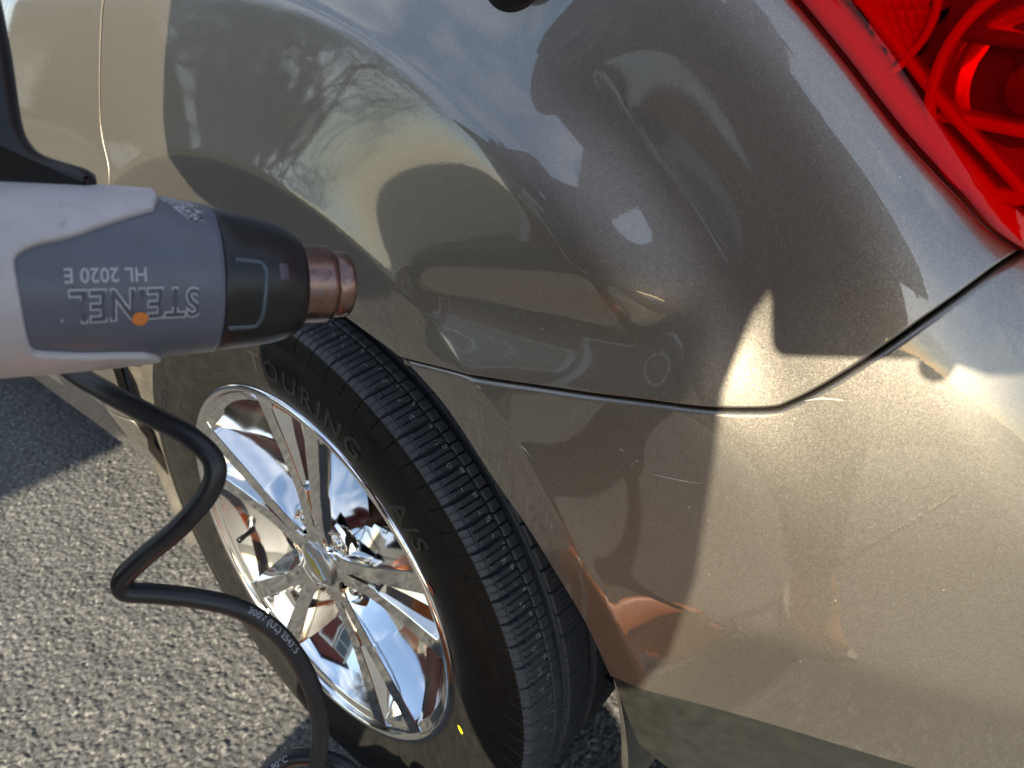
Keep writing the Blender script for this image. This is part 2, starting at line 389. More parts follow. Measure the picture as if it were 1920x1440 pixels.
LAMPE = catmull([(.40,1.115),(.4615,1.0600),(.5026,1.0245),(.527,1.0038),(.5565,.9787),(.5946,.9446),(.6265,.9193),(.6477,.9023),(.6645,.8928)], 6)
VALT = [(.4575,.5092),(.5003,.5148),(.5686,.516),(.6266,.5161),(.6811,.5183),(.80,.519),(1.0,.518),(1.9,.518)]
# quarter panel: door seam (down) -> arch -> bumper seam -> lamp edge -> belt line
low_door = [(-.437,.525),(-.4215,.5243)]
quarter_poly = list(map(tuple, DOOR[:-1]))+low_door+list(map(tuple, at_[1:-1]))+list(map(tuple, SEAM[:-1]))+list(map(tuple, LAMPE[::-1]))+[(.2,1.118),(0,1.118)]
quarter = panel("quarter_panel", quarter_poly, P, .0042, PAINT, car, gap=.0006)
bumper_poly = list(map(tuple, ar_[::-1]))+list(map(tuple, SEAM[1:]))+[(.72,.890),(.85,.886),(1.0,.884),(1.25,.88),(1.9,.88),(1.9,.518)]+VALT[::-1][1:-1]
bumper = panel("rear_bumper", bumper_poly, P, .0052, PAINT, car, gap=.0008, edge=EDGE_B)
val_poly = [(.4575,.5092),(.4685,.4666),(.4802,.4289),(.5093,.4090),(.60,.385),(.8,.375),(1.1,.37),(1.9,.37),(1.9,.518)]+VALT[::-1][1:-1]
def Pval(u, z, off=0.): return P(u, z, off-.004)
panel("lower_valance", val_poly, Pval, .01, VALANCE, bumper, gap=.0008)
front_arc = [(-2.857+x, z) for x, z in arcp(.452, 160, 20, 24)]
door_poly = [(-.150,1.115)]+list(map(tuple, DOOR[1:-1]))+[(-.437,.525),(-.452,.42),(-1.13,.42),(-1.16,.7),(-1.16,1.118)]
rear_door = panel("rear_door", door_poly[::-1], P, .008, PAINT, car, gap=.0024)
panel("front_door", [(-1.16,1.118),(-2.25,1.118),(-2.25,.42),(-1.13,.42),(-1.16,.7)], P, .03, PAINT, car, gap=.0024)
fend = [(-2.25,1.118),(-3.2,1.0),(-3.55,.9),(-3.55,.45)]+front_arc+[(-2.25,.45)]
panel("front_fender", fend, P, .03, PAINT, car, gap=.0024)
panel("rocker_panel", [(-.452,.418),(-.452,.30),(-.5,.262),(-2.3,.262),(-2.3,.418)], P, .02, PAINT, car, gap=.001)
def Pup(u, z, off=0.):
    p = P(u, np.full_like(np.asarray(z, float), 1.115), off); p = p.copy(); t = np.asarray(z)-1.115
    p[..., 1] += .33*t+.25*t*t; p[..., 0] -= .18*t*sstep((np.asarray(u)-.2)/.6); p[..., 2] += t; return p
panel("side_window", [(-.98,1.13),(.30,1.13),(.22,1.45),(-.85,1.47)], Pup, .04, GLASSDK, car, gap=.002)
panel("front_side_window", [(-2.3,1.13),(-1.02,1.13),(-.89,1.47),(-1.6,1.45)], Pup, .04, GLASSDK, car, gap=.002)
panel("rear_pillar", [(.31,1.125),(.62,1.125),(.80,1.13),(.62,1.5),(-1.5,1.5),(-1.55,1.46),(-.85,1.48),(.23,1.46)], Pup, .03, PAINT, car, gap=.002)
rv = []
for i, x in enumerate(np.linspace(-1.75, .72, 12)):
    for j, y in enumerate(np.linspace(.17, 1.66, 14)):
        rv.append((x, y, 1.50+.16*(1-((y-.915)/.745)**2)+.03*(1-((x+.5)/1.25)**2)))
raw("roof", rv, grid_faces(12, 14), PAINT, car)
# dark structure behind the gaps, and the far side closed off
inner_poly = [(-3.4,.45),(-3.3,.45)]+[(-2.857+x, z) for x, z in arcp(.50, 170, 10, 16)]+[(-2.3,.30),(-.52,.30)]+arcp(.492, 186, 8, 30)+[(.56,.38),(1.9,.38),(1.9,1.10),(-3.4,.98)]
def Pin(u, z, off=0.): return P(u, z, off-.020-.06*sstep((np.hypot(u, np.asarray(z)-.365)-.79)/.04)*sstep((np.asarray(z)-.84)/.05), 0.)
panel("inner_body", inner_poly, Pin, .03, DARK, car)
raw("underbody", [(-3.3,.12,.30),(.75,.12,.33),(.75,1.7,.33),(-3.3,1.7,.30),(-3.3,.12,.26),(.75,.3,.30),(.75,1.5,.30),(-3.3,1.7,.26)], [(0,1,2,3),(4,7,6,5),(0,4,5,1),(3,2,6,7)], DARK, car, False)
# wheel-arch liner: dusty flange ring, drum and end wall
def ring_lathe(name, prof, mt, parent, a0=0, a1=360, n=96, cx=0., smooth=True):
    A = np.radians(np.linspace(a0, a1, n)); V = []
    for a in A:
        for (r, y) in prof: V.append((cx+r*math.cos(a), y, .365+r*math.sin(a)))
    return raw(name, V, grid_faces(n, len(prof)), mt, parent, smooth)
liner = ring_lathe("wheel_arch_liner", [(.470,.012),(.466,.020),(.452,.028),(.450,.046),(.436,.052),(.432,.060),(.446,.075),(.452,.12),(.45,.30),(.2,.32),(.02,.32)], LINER, car, -25, 205, 90)
bmq = bmesh.new(); bmesh.ops.create_uvsphere(bmq, u_segments=16, v_segments=8, radius=.0095, matrix=Matrix.Translation((-.405,.058,.483)) @ Matrix.Scale(.45, 4, (0.7,.7,0)))
from_bm("liner_clip", bmq, mat("liner_clip_plastic", (.30,.28,.21), .6), liner, True)

# ---------------------------------------------------------------------  WHEEL
def lathe_fn(prof): return prof
WC = Vector((0, 0, .365))
def wp(r, a, y): return (r*math.cos(a), y, .365+r*math.sin(a))
barrel_prof = [(.2455,-.0035),(.250,-.0055),(.2555,-.0040),(.2575,.001),(.2560,.006),(.2520,.010),(.2520,.012)]
prof = [(.2520,.010),(.2560,.006),(.2578,.001),(.2558,-.0042),(.2515,-.0058),(.2475,-.0040),(.2450,.000),(.2425,.0035),(.2340,.0042),(.2315,.0070),(.2280,.0130),(.2060,.0330),(.1850,.0500),(.1700,.0600),(.1665,.0640),(.1660,.0700),(.175,.165),(.2320,.185),(.2330,.21),(.2500,.225)]
V = []; na = 180
for i in range(na):
    a = 2*math.pi*i/na
    for (r, y) in prof: V.append(wp(r, a, y))
wheel = raw("wheel", V, grid_faces(na, len(prof), True, False), CHROME, car, True, mats=[CHROME, BARREL], fm=[0 if (k % (len(prof)-1)) < 9 else 1 for k in range(na*(len(prof)-1))])
wheel["label"] = "polished five twin-spoke alloy wheel"
# spoke pair: two arms with a faceted V channel between them, built from a face outline with depth
def face_y(r):            # the spoke face dishes inwards to the hub
    return float(np.interp(r, [.03,.06,.10,.16,.22,.235,.245], [.016,.014,.013,.009,.0035,.0025,.001]))
def spoke_mesh():
    V = []; F = []
    def hw(r): return float(np.interp(r, [.040,.055,.08,.12,.18,.225,.236], [.0250,.0220,.0225,.0285,.0445,.0570,.0640]))
    def cw(r): return float(np.interp(r, [.066,.10,.118,.124,.18,.229], [.0008,.0018,.0026,.0068,.0175,.0290]))
    rs = [.040,.055,.066,.08,.10,.118,.124,.14,.16,.18,.20,.215,.225,.231]
    def add(r, t, y): V.append((r, t, y)); return len(V)-1
    bev = .0012
    for s in (-1, 1):
        rows = []
        for r in rs:
            c = cw(r) if r >= .066 else .0; o = hw(r); y = face_y(r)
            c = min(c, o-.004)
            deep = .054-.044*max(0,(r-.16)/.075)
            fl = y+float(np.interp(r, [.066,.118,.124,.20,.229], [.0015,.004,.012,.022,.024]))
            rows.append([add(r, 0., fl if r >= .066 else y), add(r, s*max(c-.0030-.25*c, 0.), fl if r >= .066 else y), add(r, s*(c+.0004), y+bev*.7), add(r, s*(c+.0016), y), add(r, s*(o-.0016), y), add(r, s*(o-.0003), y+bev*.7), add(r, s*(o+.0055*min(1, deep/.03)), y+min(.012, deep*.5)), add(r, s*(o+.020*min(1, deep/.05)), y+deep), add(r, s*(o+.006*min(1, deep/.05)), y+deep+.004)])
        for a, b in zip(rows[:-1], rows[1:]):
            for k in range(len(a)-1):
                q = (a[k], a[k+1], b[k+1], b[k])
                F.append(q if s < 0 else q[::-1])
        # end wall of the channel near the lip: slanted facet
        r1 = rs[-1]; la = rows[-1]
        e = [add(.2395, 0, face_y(.2395)), add(.2395, s*cw(r1)*.72, face_y(.2395)), add(.2395, s*(cw(r1)+.0010), face_y(.2395))]
        q = [(la[0], la[1], e[1], e[0]), (la[1], la[2], e[2], e[1])]
        F += [x if s < 0 else x[::-1] for x in q]
        # web to the lip
        e2 = [add(.243, s*(cw(r1)+.0016), .0008), add(.243, s*(hw(r1)+.003), .0008)]
        F.append((la[3], la[4], e2[1], e2[0]) if s < 0 else (la[3], e2[0], e2[1], la[4]))
        e3 = add(.2420, s*(hw(r1)+.005), .008); e4 = add(.236, s*(hw(r1)+.008), .016)
        F.append((la[4], la[5], la[6], e3) if s < 0 else (la[4], e3, la[6], la[5])); F.append((la[4], e3, e2[1]) if s < 0 else (la[4], e2[1], e3)); F.append((la[6], la[7], e4, e3) if s < 0 else (la[6], e3, e4, la[7]))
        e5 = add(.243, 0, .0008); F.append((e[2], e2[0], e5, e[0]) if s < 0 else (e[2], e[0], e5, e2[0])); F.append((la[2], la[3], e2[0], e[2]) if s < 0 else (la[2], e[2], e2[0], la[3]))
    return V, F
sv, sf = spoke_mesh(); BASE_ANG = 86.0
sme = None
for k in range(5):
    a = math.radians(BASE_ANG-72*k); er = (math.cos(a), math.sin(a)); et = (-math.sin(a), math.cos(a))
    VV = [(r*er[0]+t*et[0], y, .365+r*er[1]+t*et[1]) for (r, t, y) in sv]
    so_ = raw("spoke", VV, sf, CHROME, wheel, True, sharp=24)
# hub: star-shaped boss with five nut wells
V = []; nA = 120; rr = [.0, .034, .036, .040, .046, .052, .060, .066, .070, .074]
def hub_y(r, a):
    y = .0125 if r < .034 else .013
    y += .010*max(0, (r-.050)/.024)**2
    for k in range(5):
        b = math.radians(BASE_ANG-36-72*k); d = math.hypot(r*math.cos(a)-.057*math.cos(b), r*math.sin(a)-.057*math.sin(b))
        if d < .0165: y = max(y, .013+.026*min(1, (.0165-d)/.004))
    return y
rr = np.concatenate([[0.], np.linspace(.03, .080, 26)])
for i in range(nA):
    a = 2*math.pi*i/nA
    for r in rr: V.append(wp(r, a, hub_y(r, a)))
raw("hub_boss", V, grid_faces(nA, len(rr), True, False), CHROME, wheel)
# centre cap with its bow-tie emblem
V = []; cprof = [(.0,.0065),(.020,.0068),(.029,.0078),(.0322,.0095),(.0330,.0120),(.0335,.016)]
for i in range(64):
    a = 2*math.pi*i/64
    for (r, y) in cprof: V.append(wp(r, a, y))
capo = raw("centre_cap", V, grid_faces(64, len(cprof), True, False), CAPM, wheel)
bt = [(-.0215,-.0030),(-.0085,-.0030),(-.0085,-.0068),(.0105,-.0068),(.0105,-.0030),(.0235,-.0030),(.0205,.0030),(.0085,.0030),(.0085,.0068),(-.0105,.0068),(-.0105,.0030),(-.0235,.0030)]
ea = math.radians(-52)
def emb(scale, y0, y1):
    V = []; n = len(bt)
    for y in (y1, y0):
        for (x, z) in bt:
            x *= scale[0]; z *= scale[1]; V.append((x*math.cos(ea)-z*math.sin(ea), y, .365+x*math.sin(ea)+z*math.cos(ea)))
    F = [tuple(range(n)), tuple(reversed(range(n, 2*n)))]+[(i, n+i, n+(i+1) % n, (i+1) % n) for i in range(n)]
    return V, F
v, f = emb((1.08,1.16), .0069, .0056); raw("emblem_frame", v, f, CHROME, capo, False)
v, f = emb((1., 1.), .0060, .0050); raw("bow_tie_emblem", v, f, GOLD, capo, False)
# nuts
for k in range(5):
    b = math.radians(BASE_ANG-36-72*k); cx_, cz_ = .057*math.cos(b), .365+.057*math.sin(b); V = []
    pr = [(.0,.0180),(.0055,.0182),(.0080,.0200),(.0098,.0230),(.0100,.036)]
    for i in range(24):
        a = 2*math.pi*i/24
        for j, (r, y) in enumerate(pr):
            q = r*(1-.06*abs(math.cos(3*a))) if j > 1 else r; V.append((cx_+q*math.cos(a), y, cz_+q*math.sin(a)))
    raw("lug_nut", V, grid_faces(24, len(pr), True, False), CHROME, wheel)
va = math.radians(-164)
p0 = np.array(wp(.212, va, .030)); p1 = np.array(wp(.200, va, .000))
tube("valve_stem", catmull([p0, p0*.6+p1*.4, p1], 4), [.0052,.0052,.0052,.0045,.0040,.0040,.0040,.0046,.0044][:9], BLACKTRIM, wheel, 12)
bd = [(.0,.062),(.075,.062),(.080,.082),(.152,.084),(.155,.088),(.155,.110),(.14,.112),(.0,.11)]
V = []
for i in range(72):
    a = 2*math.pi*i/72
    for (r, y) in bd: V.append(wp(r, a, y))
raw("brake_disc", V, grid_faces(72, len(bd), True, False), RUST, wheel)
V = []
for i in range(48):
    a = 2*math.pi*i/48
    for (r, y) in ((.0,.19),(.214,.19)): V.append(wp(r, a, y))
raw("backing_plate", V, grid_faces(48, 2, True, False), DARK, wheel)

# ---- tyre: moulded body with circumferential grooves, lateral grooves and sipes
def tread_depth(y, a):
    """groove depth in metres at tread position y (array) and angle a (degrees)"""
    g = np.zeros(np.broadcast(y, a).shape)
    def band(c, w, dep, sh=.0007): return dep*np.clip((w/2-np.abs(y-c))/sh+.5, 0, 1)
    for c, w_, dp in ((.050,.0115,.0075),(.096,.0095,.0075),(.139,.0095,.0075),(.181,.0105,.0075)): g = np.maximum(g, band(c, w_, dp)+0*a)
    for c in (.0035,.0062): g = np.maximum(g, band(c, .0014, .0018)+0*a)
    g = np.maximum(g, band(.0325, .0016, .0050)+0*a)
    def lat(pitch, ph, width, y0, y1, dep, curve=0., taper=0.):
        k = a+curve*((y-.02)/.03)**2*np.sign(y-.02)+ph
        dd = np.abs((k/pitch+.5) % 1-.5)*pitch
        t = np.clip((y-y0)/max(y1-y0, 1e-6), 0, 1); wd = width*(1-taper*np.abs(2*t-1)**1.5)
        return dep*np.clip((wd/2-dd)/.07+.5, 0, 1)*((y > y0) & (y < y1))
    g = np.maximum(g, lat(4.0, 0, .72, -.004, .0315, .0065, .35, .5))
    g = np.maximum(g, lat(4.0, 0, .22, -.03, .0, .0022, .35))
    for ph in (1.35, 2.65): g = np.maximum(g, lat(4.0, ph, .24, .006, .0325, .0050, .35))
    for ph in (1.35, 2.65): g = np.maximum(g, lat(4.0, ph, .20, -.006, .006, .0020, .35))
    g = np.maximum(g, lat(2.0, .6, .26, .0325, .0443, .0055))
    g = np.maximum(g, lat(4.0, .4, .50, .0558, .0912, .0055)); 
    for ph in (1.4, 2.4, 3.4): g = np.maximum(g, lat(4.0, ph, .16, .064, .0835, .003))
    g = np.maximum(g, lat(4.0, 1.6, .50, .1008, .1342, .0055)); g = np.maximum(g, lat(4.0, 3.0, .16, .107, .128, .003))
    g = np.maximum(g, lat(4.0, .8, .50, .1438, .1757, .0055))
    g = np.maximum(g, lat(4.0, 2.2, .60, .1863, .222, .0055))
    return g
ang = np.concatenate([np.arange(-46, 112, .1), np.arange(112, 314, .5)])
side_r = np.array([.2515,.254,.2575,.262,.268,.2745,.281,.288,.294,.300,.306,.312,.318,.324,.330,.335,.3385,.341,.3435,.346,.3485,.351,.3535,.356,.358])
side_y = np.array([.0065,.0015,-.0010,-.0040,-.0076,-.0105,-.0125,-.0138,-.0146,-.0150,-.0150,-.0146,-.0138,-.0126,-.0110,-.0094,-.0092,-.0089,-.0086,-.0083,-.0080,-.0077,-.0073,-.0068,-.0062])
tr_y = np.concatenate([np.arange(-.0055, .0016, .0009), np.arange(.002, .0092, .0005), np.arange(.0098, .0142, .0014), np.arange(.015, .0306, .0016), np.arange(.0312, .034, .0005), np.arange(.0355, .043, .0018), np.arange(.0438, .0568, .0008), np.arange(.058, .0895, .0028), np.arange(.0905, .1018, .0009), np.arange(.104, .133, .004), np.arange(.134, .145, .001), np.arange(.148, .175, .004), np.arange(.1757, .187, .001), np.arange(.19, .214, .003)])
tr_r = .3702-.0011*((tr_y-.106)/.05)**2-np.where(tr_y < .004, .0054*((.004-tr_y)/.0095)**2, 0)-np.where(tr_y > .200, .0095*((tr_y-.200)/.014)**2, 0)
in_y = .212-side_y[::-1]; in_r = side_r[::-1]
py = np.concatenate([side_y, tr_y, in_y]); pr_ = np.concatenate([side_r, tr_r, in_r])
isT = np.concatenate([np.zeros(len(side_y)), np.ones(len(tr_y)), np.zeros(len(in_y))])
A2, Y2 = np.meshgrid(ang, py, indexing='ij'); R2 = np.broadcast_to(pr_, A2.shape).copy()
R2 -= tread_depth(Y2, A2)*isT
ys_ = np.where((pr_ > .338) & (np.arange(len(pr_)) < len(side_r)), -.004-(.358-pr_), -1.)
shd = np.where(ys_[None] > -.5, tread_depth(np.broadcast_to(ys_, A2.shape), A2), 0)
line = ((np.abs(pr_-.3435) < .0013) | (np.abs(pr_-.3385) < .0006)) & (np.arange(len(pr_)) < len(side_r))
shd = np.maximum(shd, line[None]*.0010)
sw = (np.abs(pr_-.327) < .0015)*.0008+(np.abs(pr_-.2635) < .003)*.0006
ar2 = np.radians(A2); flat = np.cos(ar2+np.pi/2)
X2 = R2*np.cos(ar2); Z2 = .365+R2*np.sin(ar2)
# contact patch: the tyre flattens on the ground
sq = np.maximum(0., .0035-Z2); Z2 = Z2+sq; Yd = Y2-sw[None]+shd+0*A2
bul = np.clip((.16-Z2)/.16, 0, 1)*np.clip((.348-R2)/.05, 0, 1); Yd = np.where(Y2 < .1, Yd-.008*bul, Yd+.008*bul)
nfa = len(ang); nfp = len(py)
fm = np.tile(isT[:-1] > 0, nfa).astype(int)
tyre = raw("tyre", np.stack([X2, Yd, Z2], -1).reshape(-1, 3), grid_faces(nfa, nfp, True, False), TYRE, wheel, True, mats=[SIDEWALL, TYRE], fm=fm)
def side_at(r): return float(np.interp(r, side_r, side_y))
def side_text(txt, size, r0, a_mid, mt, name, h=.0009, flip=False, outline=0., sp=1.):
    V, F = text_mesh(txt, size, h/2, outline, 'CENTER', sp)
    o = []
    for x, y, z in V:
        if flip: x, y = -x, -y
        r = r0+y; a = math.radians(a_mid)-x/r0
        o.append((r*math.cos(a), side_at(r)-z-h*.4, .365+r*math.sin(a)))
    return raw(name, o, F, mt, tyre, False)
LETTER = m_rubber("sidewall_lettering", (.014,.014,.013), (.022,.021,.019), .34)
DKLET = mat("size_lettering_black", (.008,.008,.008), .5)
side_text("TOURING", .034, .293, 73, LETTER, "raised_lettering", .0011, outline=.0004, sp=1.25)
side_text("A/S", .034, .293, 40, LETTER, "raised_lettering", .0011, outline=.0004, sp=1.2)
side_text("235/55R19", .021, .308, 150, DKLET, "raised_lettering", .0010, sp=1.1)
side_text("RADIAL TUBELESS  MAX LOAD 825 KG", .0062, .274, 118, LETTER, "raised_lettering", .0008)
side_text("MAX. PRESS. 350 KPA  DOT", .0060, .280, 140, LETTER, "raised_lettering", .0008)
side_text("M+S", .016, .318, -22, DKLET, "raised_lettering", .0008)
# paint dots on the sidewall and ink numbers on the tread
def disc_on_side(r0, a_mid, rad, mt, name, sx=1.):
    V = [(0, 0)]+[(rad*sx*math.cos(t), rad*math.sin(t)) for t in np.linspace(0, 2*math.pi, 17)[:-1]]; o = []
    for x, y in V: r = r0+y; a = math.radians(a_mid)-x/r0; o.append((r*math.cos(a), side_at(r)-.0009-(.008*max(0, (.16-(.365+r*math.sin(a)))/.16) if r < .348 else 0), .365+r*math.sin(a)))
    return raw(name, o, [(0, 1+i, 1+(i+1) % 16) for i in range(16)], mt, tyre, True)
disc_on_side(.2795, -14.5, .0052, mat("yellow_paint_dot", (.75,.55,.02), .5), "yellow_paint_dot", .75)
disc_on_side(.2800, 26.5, .0045, mat("red_paint_dot", (.42,.07,.03), .5), "red_paint_dot", 1.6)
V = []; F = []
for a0 in np.arange(-40, 90, 4.0):
    for rep in range(2):
        yy = .0155+RNG.random()*.004+rep*.008; aa = a0+.25+rep*2.0+RNG.random()*.9
        for i in range(5):
            for j in range(3):
                if RNG.random() < .48: continue
                y = yy+j*.0017; a = aa+i*.20
                if float(tread_depth(np.array(y), np.array(a))) > 1e-4: continue
                rt = float(np.interp(y, tr_y, tr_r))+.00025; s2 = .00042
                q = []
                for (du, dv) in ((-1,-1),(1,-1),(1,1),(-1,1)):
                    t = math.radians(a)+dv*s2/rt; q.append((rt*math.cos(t), y+du*s2, .365+rt*math.sin(t)))
                n0 = len(V); V += q; F.append((n0, n0+1, n0+2, n0+3))
ink = raw("ink_marking", V, F, mat("white_ink", (.62,.62,.58), .7), tyre, False); ink["kind"] = "stuff"
# the front wheel repeats the rear one
for src in [wheel]:
    c = src.copy(); COL.objects.link(c); c.parent = car; c.location = (-2.857, 0, 0)
    for ch in list(src.children):
        if ch.name.split('.')[0] in ("raised_lettering", "ink_marking"): continue
        d = ch.copy(); COL.objects.link(d); d.parent = c
    c["label"] = "front wheel beyond the picture edge"

# ---------------------------------------------------------------------  TAIL LAMP
def m_lens():
    mt = bpy.data.materials.new("red_lamp_lens"); mt.use_nodes = True; t = mt.node_tree; t.nodes.clear()
    o = t.nodes.new("ShaderNodeOutputMaterial"); tr = t.nodes.new("ShaderNodeBsdfTransparent"); tr.inputs[0].default_value = (.95,.035,.03,1)
    gl = t.nodes.new("ShaderNodeBsdfGlossy"); gl.inputs['Roughness'].default_value = .012; lw = t.nodes.new("ShaderNodeLayerWeight"); lw.inputs[0].default_value = .5
    pw = t.nodes.new("ShaderNodeMath"); pw.operation = 'POWER'; pw.inputs[1].default_value = 4.5; fr = t.nodes.new("ShaderNodeMath"); fr.operation = 'MULTIPLY_ADD'; fr.inputs[1].default_value = .3; fr.inputs[2].default_value = .018
    t.links.new(lw.outputs['Facing'], pw.inputs[0]); t.links.new(pw.outputs[0], fr.inputs[0])
    mx = t.nodes.new("ShaderNodeMixShader"); t.links.new(fr.outputs[0], mx.inputs[0]); t.links.new(tr.outputs[0], mx.inputs[1]); t.links.new(gl.outputs[0], mx.inputs[2]); t.links.new(mx.outputs[0], o.inputs[0]); return mt
LENS = m_lens()
REDIN = mat("red_lamp_plastic", (.80,.05,.045), .3, 0., .6); REDDK = mat("dark_red_lamp_plastic", (.20,.012,.012), .3, 0., .5); SILV = mat("lamp_reflector_silver", (.85,.80,.80), .12, .9)
lamp_poly = list(map(tuple, LAMPE))+[(.72,.893),(.86,.889),(.97,.888),(1.04,.93),(1.03,1.04),(.92,1.115)]
lampE = [(0,0,0),(.0012,.0006,30),(.0022,.0020,65),(.0026,.0045,90),(.0026,.030,90)]
def Plamp(u, z, off=0.): 
    R = np.hypot(u, np.asarray(z)-.365); e = np.clip((R-.836)/.05, 0, 1)
    return P(u, z, off+.004+.010*sstep(e), .55)
lamp = panel("tail_lamp", lamp_poly, Plamp, .008, LENS, car, gap=.0004, edge=lampE)
lamp["label"] = "red tail lamp lens"
def Pin_(u, z, off=0., roll=0.): return Plamp(u, z, off-.004)
def Pfloor(u, z, off=0.): return Plamp(u, z, off-.030)
panel("lamp_housing", lamp_poly, Pfloor, .012, REDDK, lamp, gap=.004)
def strip_band(name, c, mt, width, o0, o1, fn=Pin_):
    """raised wall following a (u, z) curve"""
    c = np.asarray(c); t = np.gradient(c, axis=0); t /= np.linalg.norm(t, axis=1)[:, None]; n = np.stack([-t[:, 1], t[:, 0]], 1)
    V = []
    for s in (-1.2, -1., -.9, -.72, -.45, -.15, .15, .45, .72, .9, 1., 1.2):
        q = c+n*s*width/2; off = o0 if abs(s) > 1 else o1-.5*width*(1-math.sqrt(max(0., 1-s*s)))
        V.append(fn(q[:, 0], q[:, 1], off))
    V = np.stack(V, 1).reshape(-1, 3); return raw(name, V, grid_faces(len(c), 12), mt, lamp)
inner_edge = LAMPE+np.array([.0052,.0040])
strip_band("lamp_bezel", inner_edge, REDIN, .0125, -.026, -.002)
strip_band("lamp_bezel", LAMPE+np.array([.0165,.0120]), REDIN, .0050, -.026, -.006)
strip_band("lamp_bezel", catmull([(.5835,.9690),(.590,.9765),(.5965,.9870),(.5990,.9990),(.596,1.015),(.590,1.035),(.575,1.07)], 8), REDIN, .0040, -.026, -.003)
strip_band("lamp_gasket", LAMPE+np.array([.0004,.0003]), REDDK, .0070, -.020, -.0052, lambda u, z, off: P(u, z, off, .9))
# prismatic reflex reflector between the two bezels
rp_poly = [(.5830,.9720),(.5900,.9800),(.5950,.9900),(.5965,.9990),(.5935,1.015),(.588,1.033),(.567,1.07),(.50,1.07),(.5330,1.0280),(.5560,1.0030),(.5700,.9860)]
def Prefl(u, z, off=0.):
    u = np.asarray(u); z = np.asarray(z); s = 620.
    return Pin_(u, z, off-.012+.0018*np.abs(np.sin(u*s+z*s*.58))*np.abs(np.sin(z*s*1.0)))
panel("reflex_reflector", rp_poly, Prefl, .0017, REDIN, lamp, ne=4e-4)
# round lamp bowl with its bulb holder
bc = np.array([.6510,.9640])
def bowl(name, prof, mt, squash=1.05):
    V = []; n = 64
    for i in range(n):
        a = 2*math.pi*i/n
        for (r, off) in prof:
            q = bc+np.array([r*math.cos(a), r*math.sin(a)*squash]); V.append(Pin_(q[0], q[1], off))
    return raw(name, V, grid_faces(n, len(prof), True, False), mt, lamp)
bowl("lamp_bowl_rim", [(.0485,-.028),(.0485,-.0045),(.0472,-.0030),(.0445,-.0030),(.0430,-.0050),(.0425,-.012)], REDIN)
bowl("lamp_bowl", [(.0425,-.012),(.040,-.018),(.033,-.024),(.022,-.028),(.012,-.029),(.012,-.024),(.0,-.0235)], mat("red_reflector_bowl", (.8,.25,.24), .14, .75))
for zz, h_ in ((.983,.0050),(.945,.0040)):
    uu = np.linspace(.6105,.692, 20); c = np.stack([uu, np.full(20, zz)-.12*(uu-.651)], 1)
    strip_band("lamp_fin", c, REDDK if zz > .96 else REDIN, h_*1.5, -.026, -.012)
bowl("bulb_cap", [(.012,-.024),(.011,-.012),(.008,-.009),(.0,-.0085)], REDDK)

# ---------------------------------------------------------------------  PAINT DAMAGE: thin scratches lying on the bumper skin
SCR = mat("scratch_in_clear_coat", (.62,.59,.50), .6)
def scratch(pts, wd):
    c = catmull(pts, 6); t = np.gradient(c, axis=0); t /= np.linalg.norm(t, axis=1)[:, None]; n = np.stack([-t[:, 1], t[:, 0]], 1); k = len(c)
    ww = wd*np.sin(np.linspace(.05, math.pi-.05, k))*(.5+.7*RNG.random(k))
    V = np.stack([P(*(c-n*ww[:, None]).T, .00015), P(*(c+n*ww[:, None]).T, .00015)], 1).reshape(-1, 3)
    return V, grid_faces(k, 2)
for pts_ in ([(.4876,.7277),(.5016,.7294),(.5143,.7311),(.5241,.7334)],[(.3852,.7165),(.3898,.7144),(.396,.7087)],[(.5158,.7118),(.517,.7119),(.518,.7118)],[(.5751,.8028),(.5847,.807),(.5973,.8091)],[(.3444,.7538),(.347,.753),(.3494,.7513)],[(.4641,.7396),(.466,.7391),(.4681,.7385)],[(.4763,.7346),(.478,.7343),(.4791,.7339)],[(.1635,.8729),(.167,.8719),(.1703,.8708)],[(.1905,.8462),(.194,.845),(.1984,.844)]):
    v_, f_ = scratch(pts_, .00035); raw("scratch", v_, f_, SCR, bumper if pts_[0][1] < .76 and pts_[0][0] > .3 else quarter)

# =====================================================================  SUCTION CUP (dent-pulling tool stuck on the panel)
def dent_cup():
    t = empty("suction_cup", tuple(P(.341, 1.0260)))
    tag(t, "black rubber suction cup stuck on the panel above the shoulder line", "suction cup")
    c = P(.341, 1.0260); n = np.cross(P(.342,1.026)-P(.340,1.026), P(.341,1.027)-P(.341,1.025)); n /= np.linalg.norm(n)
    a = np.cross(n, [0,0,1.]); a /= np.linalg.norm(a); b = np.cross(n, a)
    def lat(name, prof, mt):
        V = []
        for i in range(56):
            q = 2*math.pi*i/56
            for r, h in prof: V.append((a*math.cos(q)+b*math.sin(q))*r+n*h)
        return raw(name, V, grid_faces(56, len(prof), True, False), mt, t)
    lat("cup", [(.0275,-.006),(.0272,.001),(.0255,.0022),(.022,.004),(.012,.010),(.009,.016),(.0,.016)], mat("black_cup_rubber", (.008,.008,.010), .32))
    lat("knob", [(.008,.015),(.008,.024),(.015,.026),(.016,.034),(.012,.038),(.0,.039)], mat("black_knob_plastic", (.012,.012,.013), .4))
dent_cup()

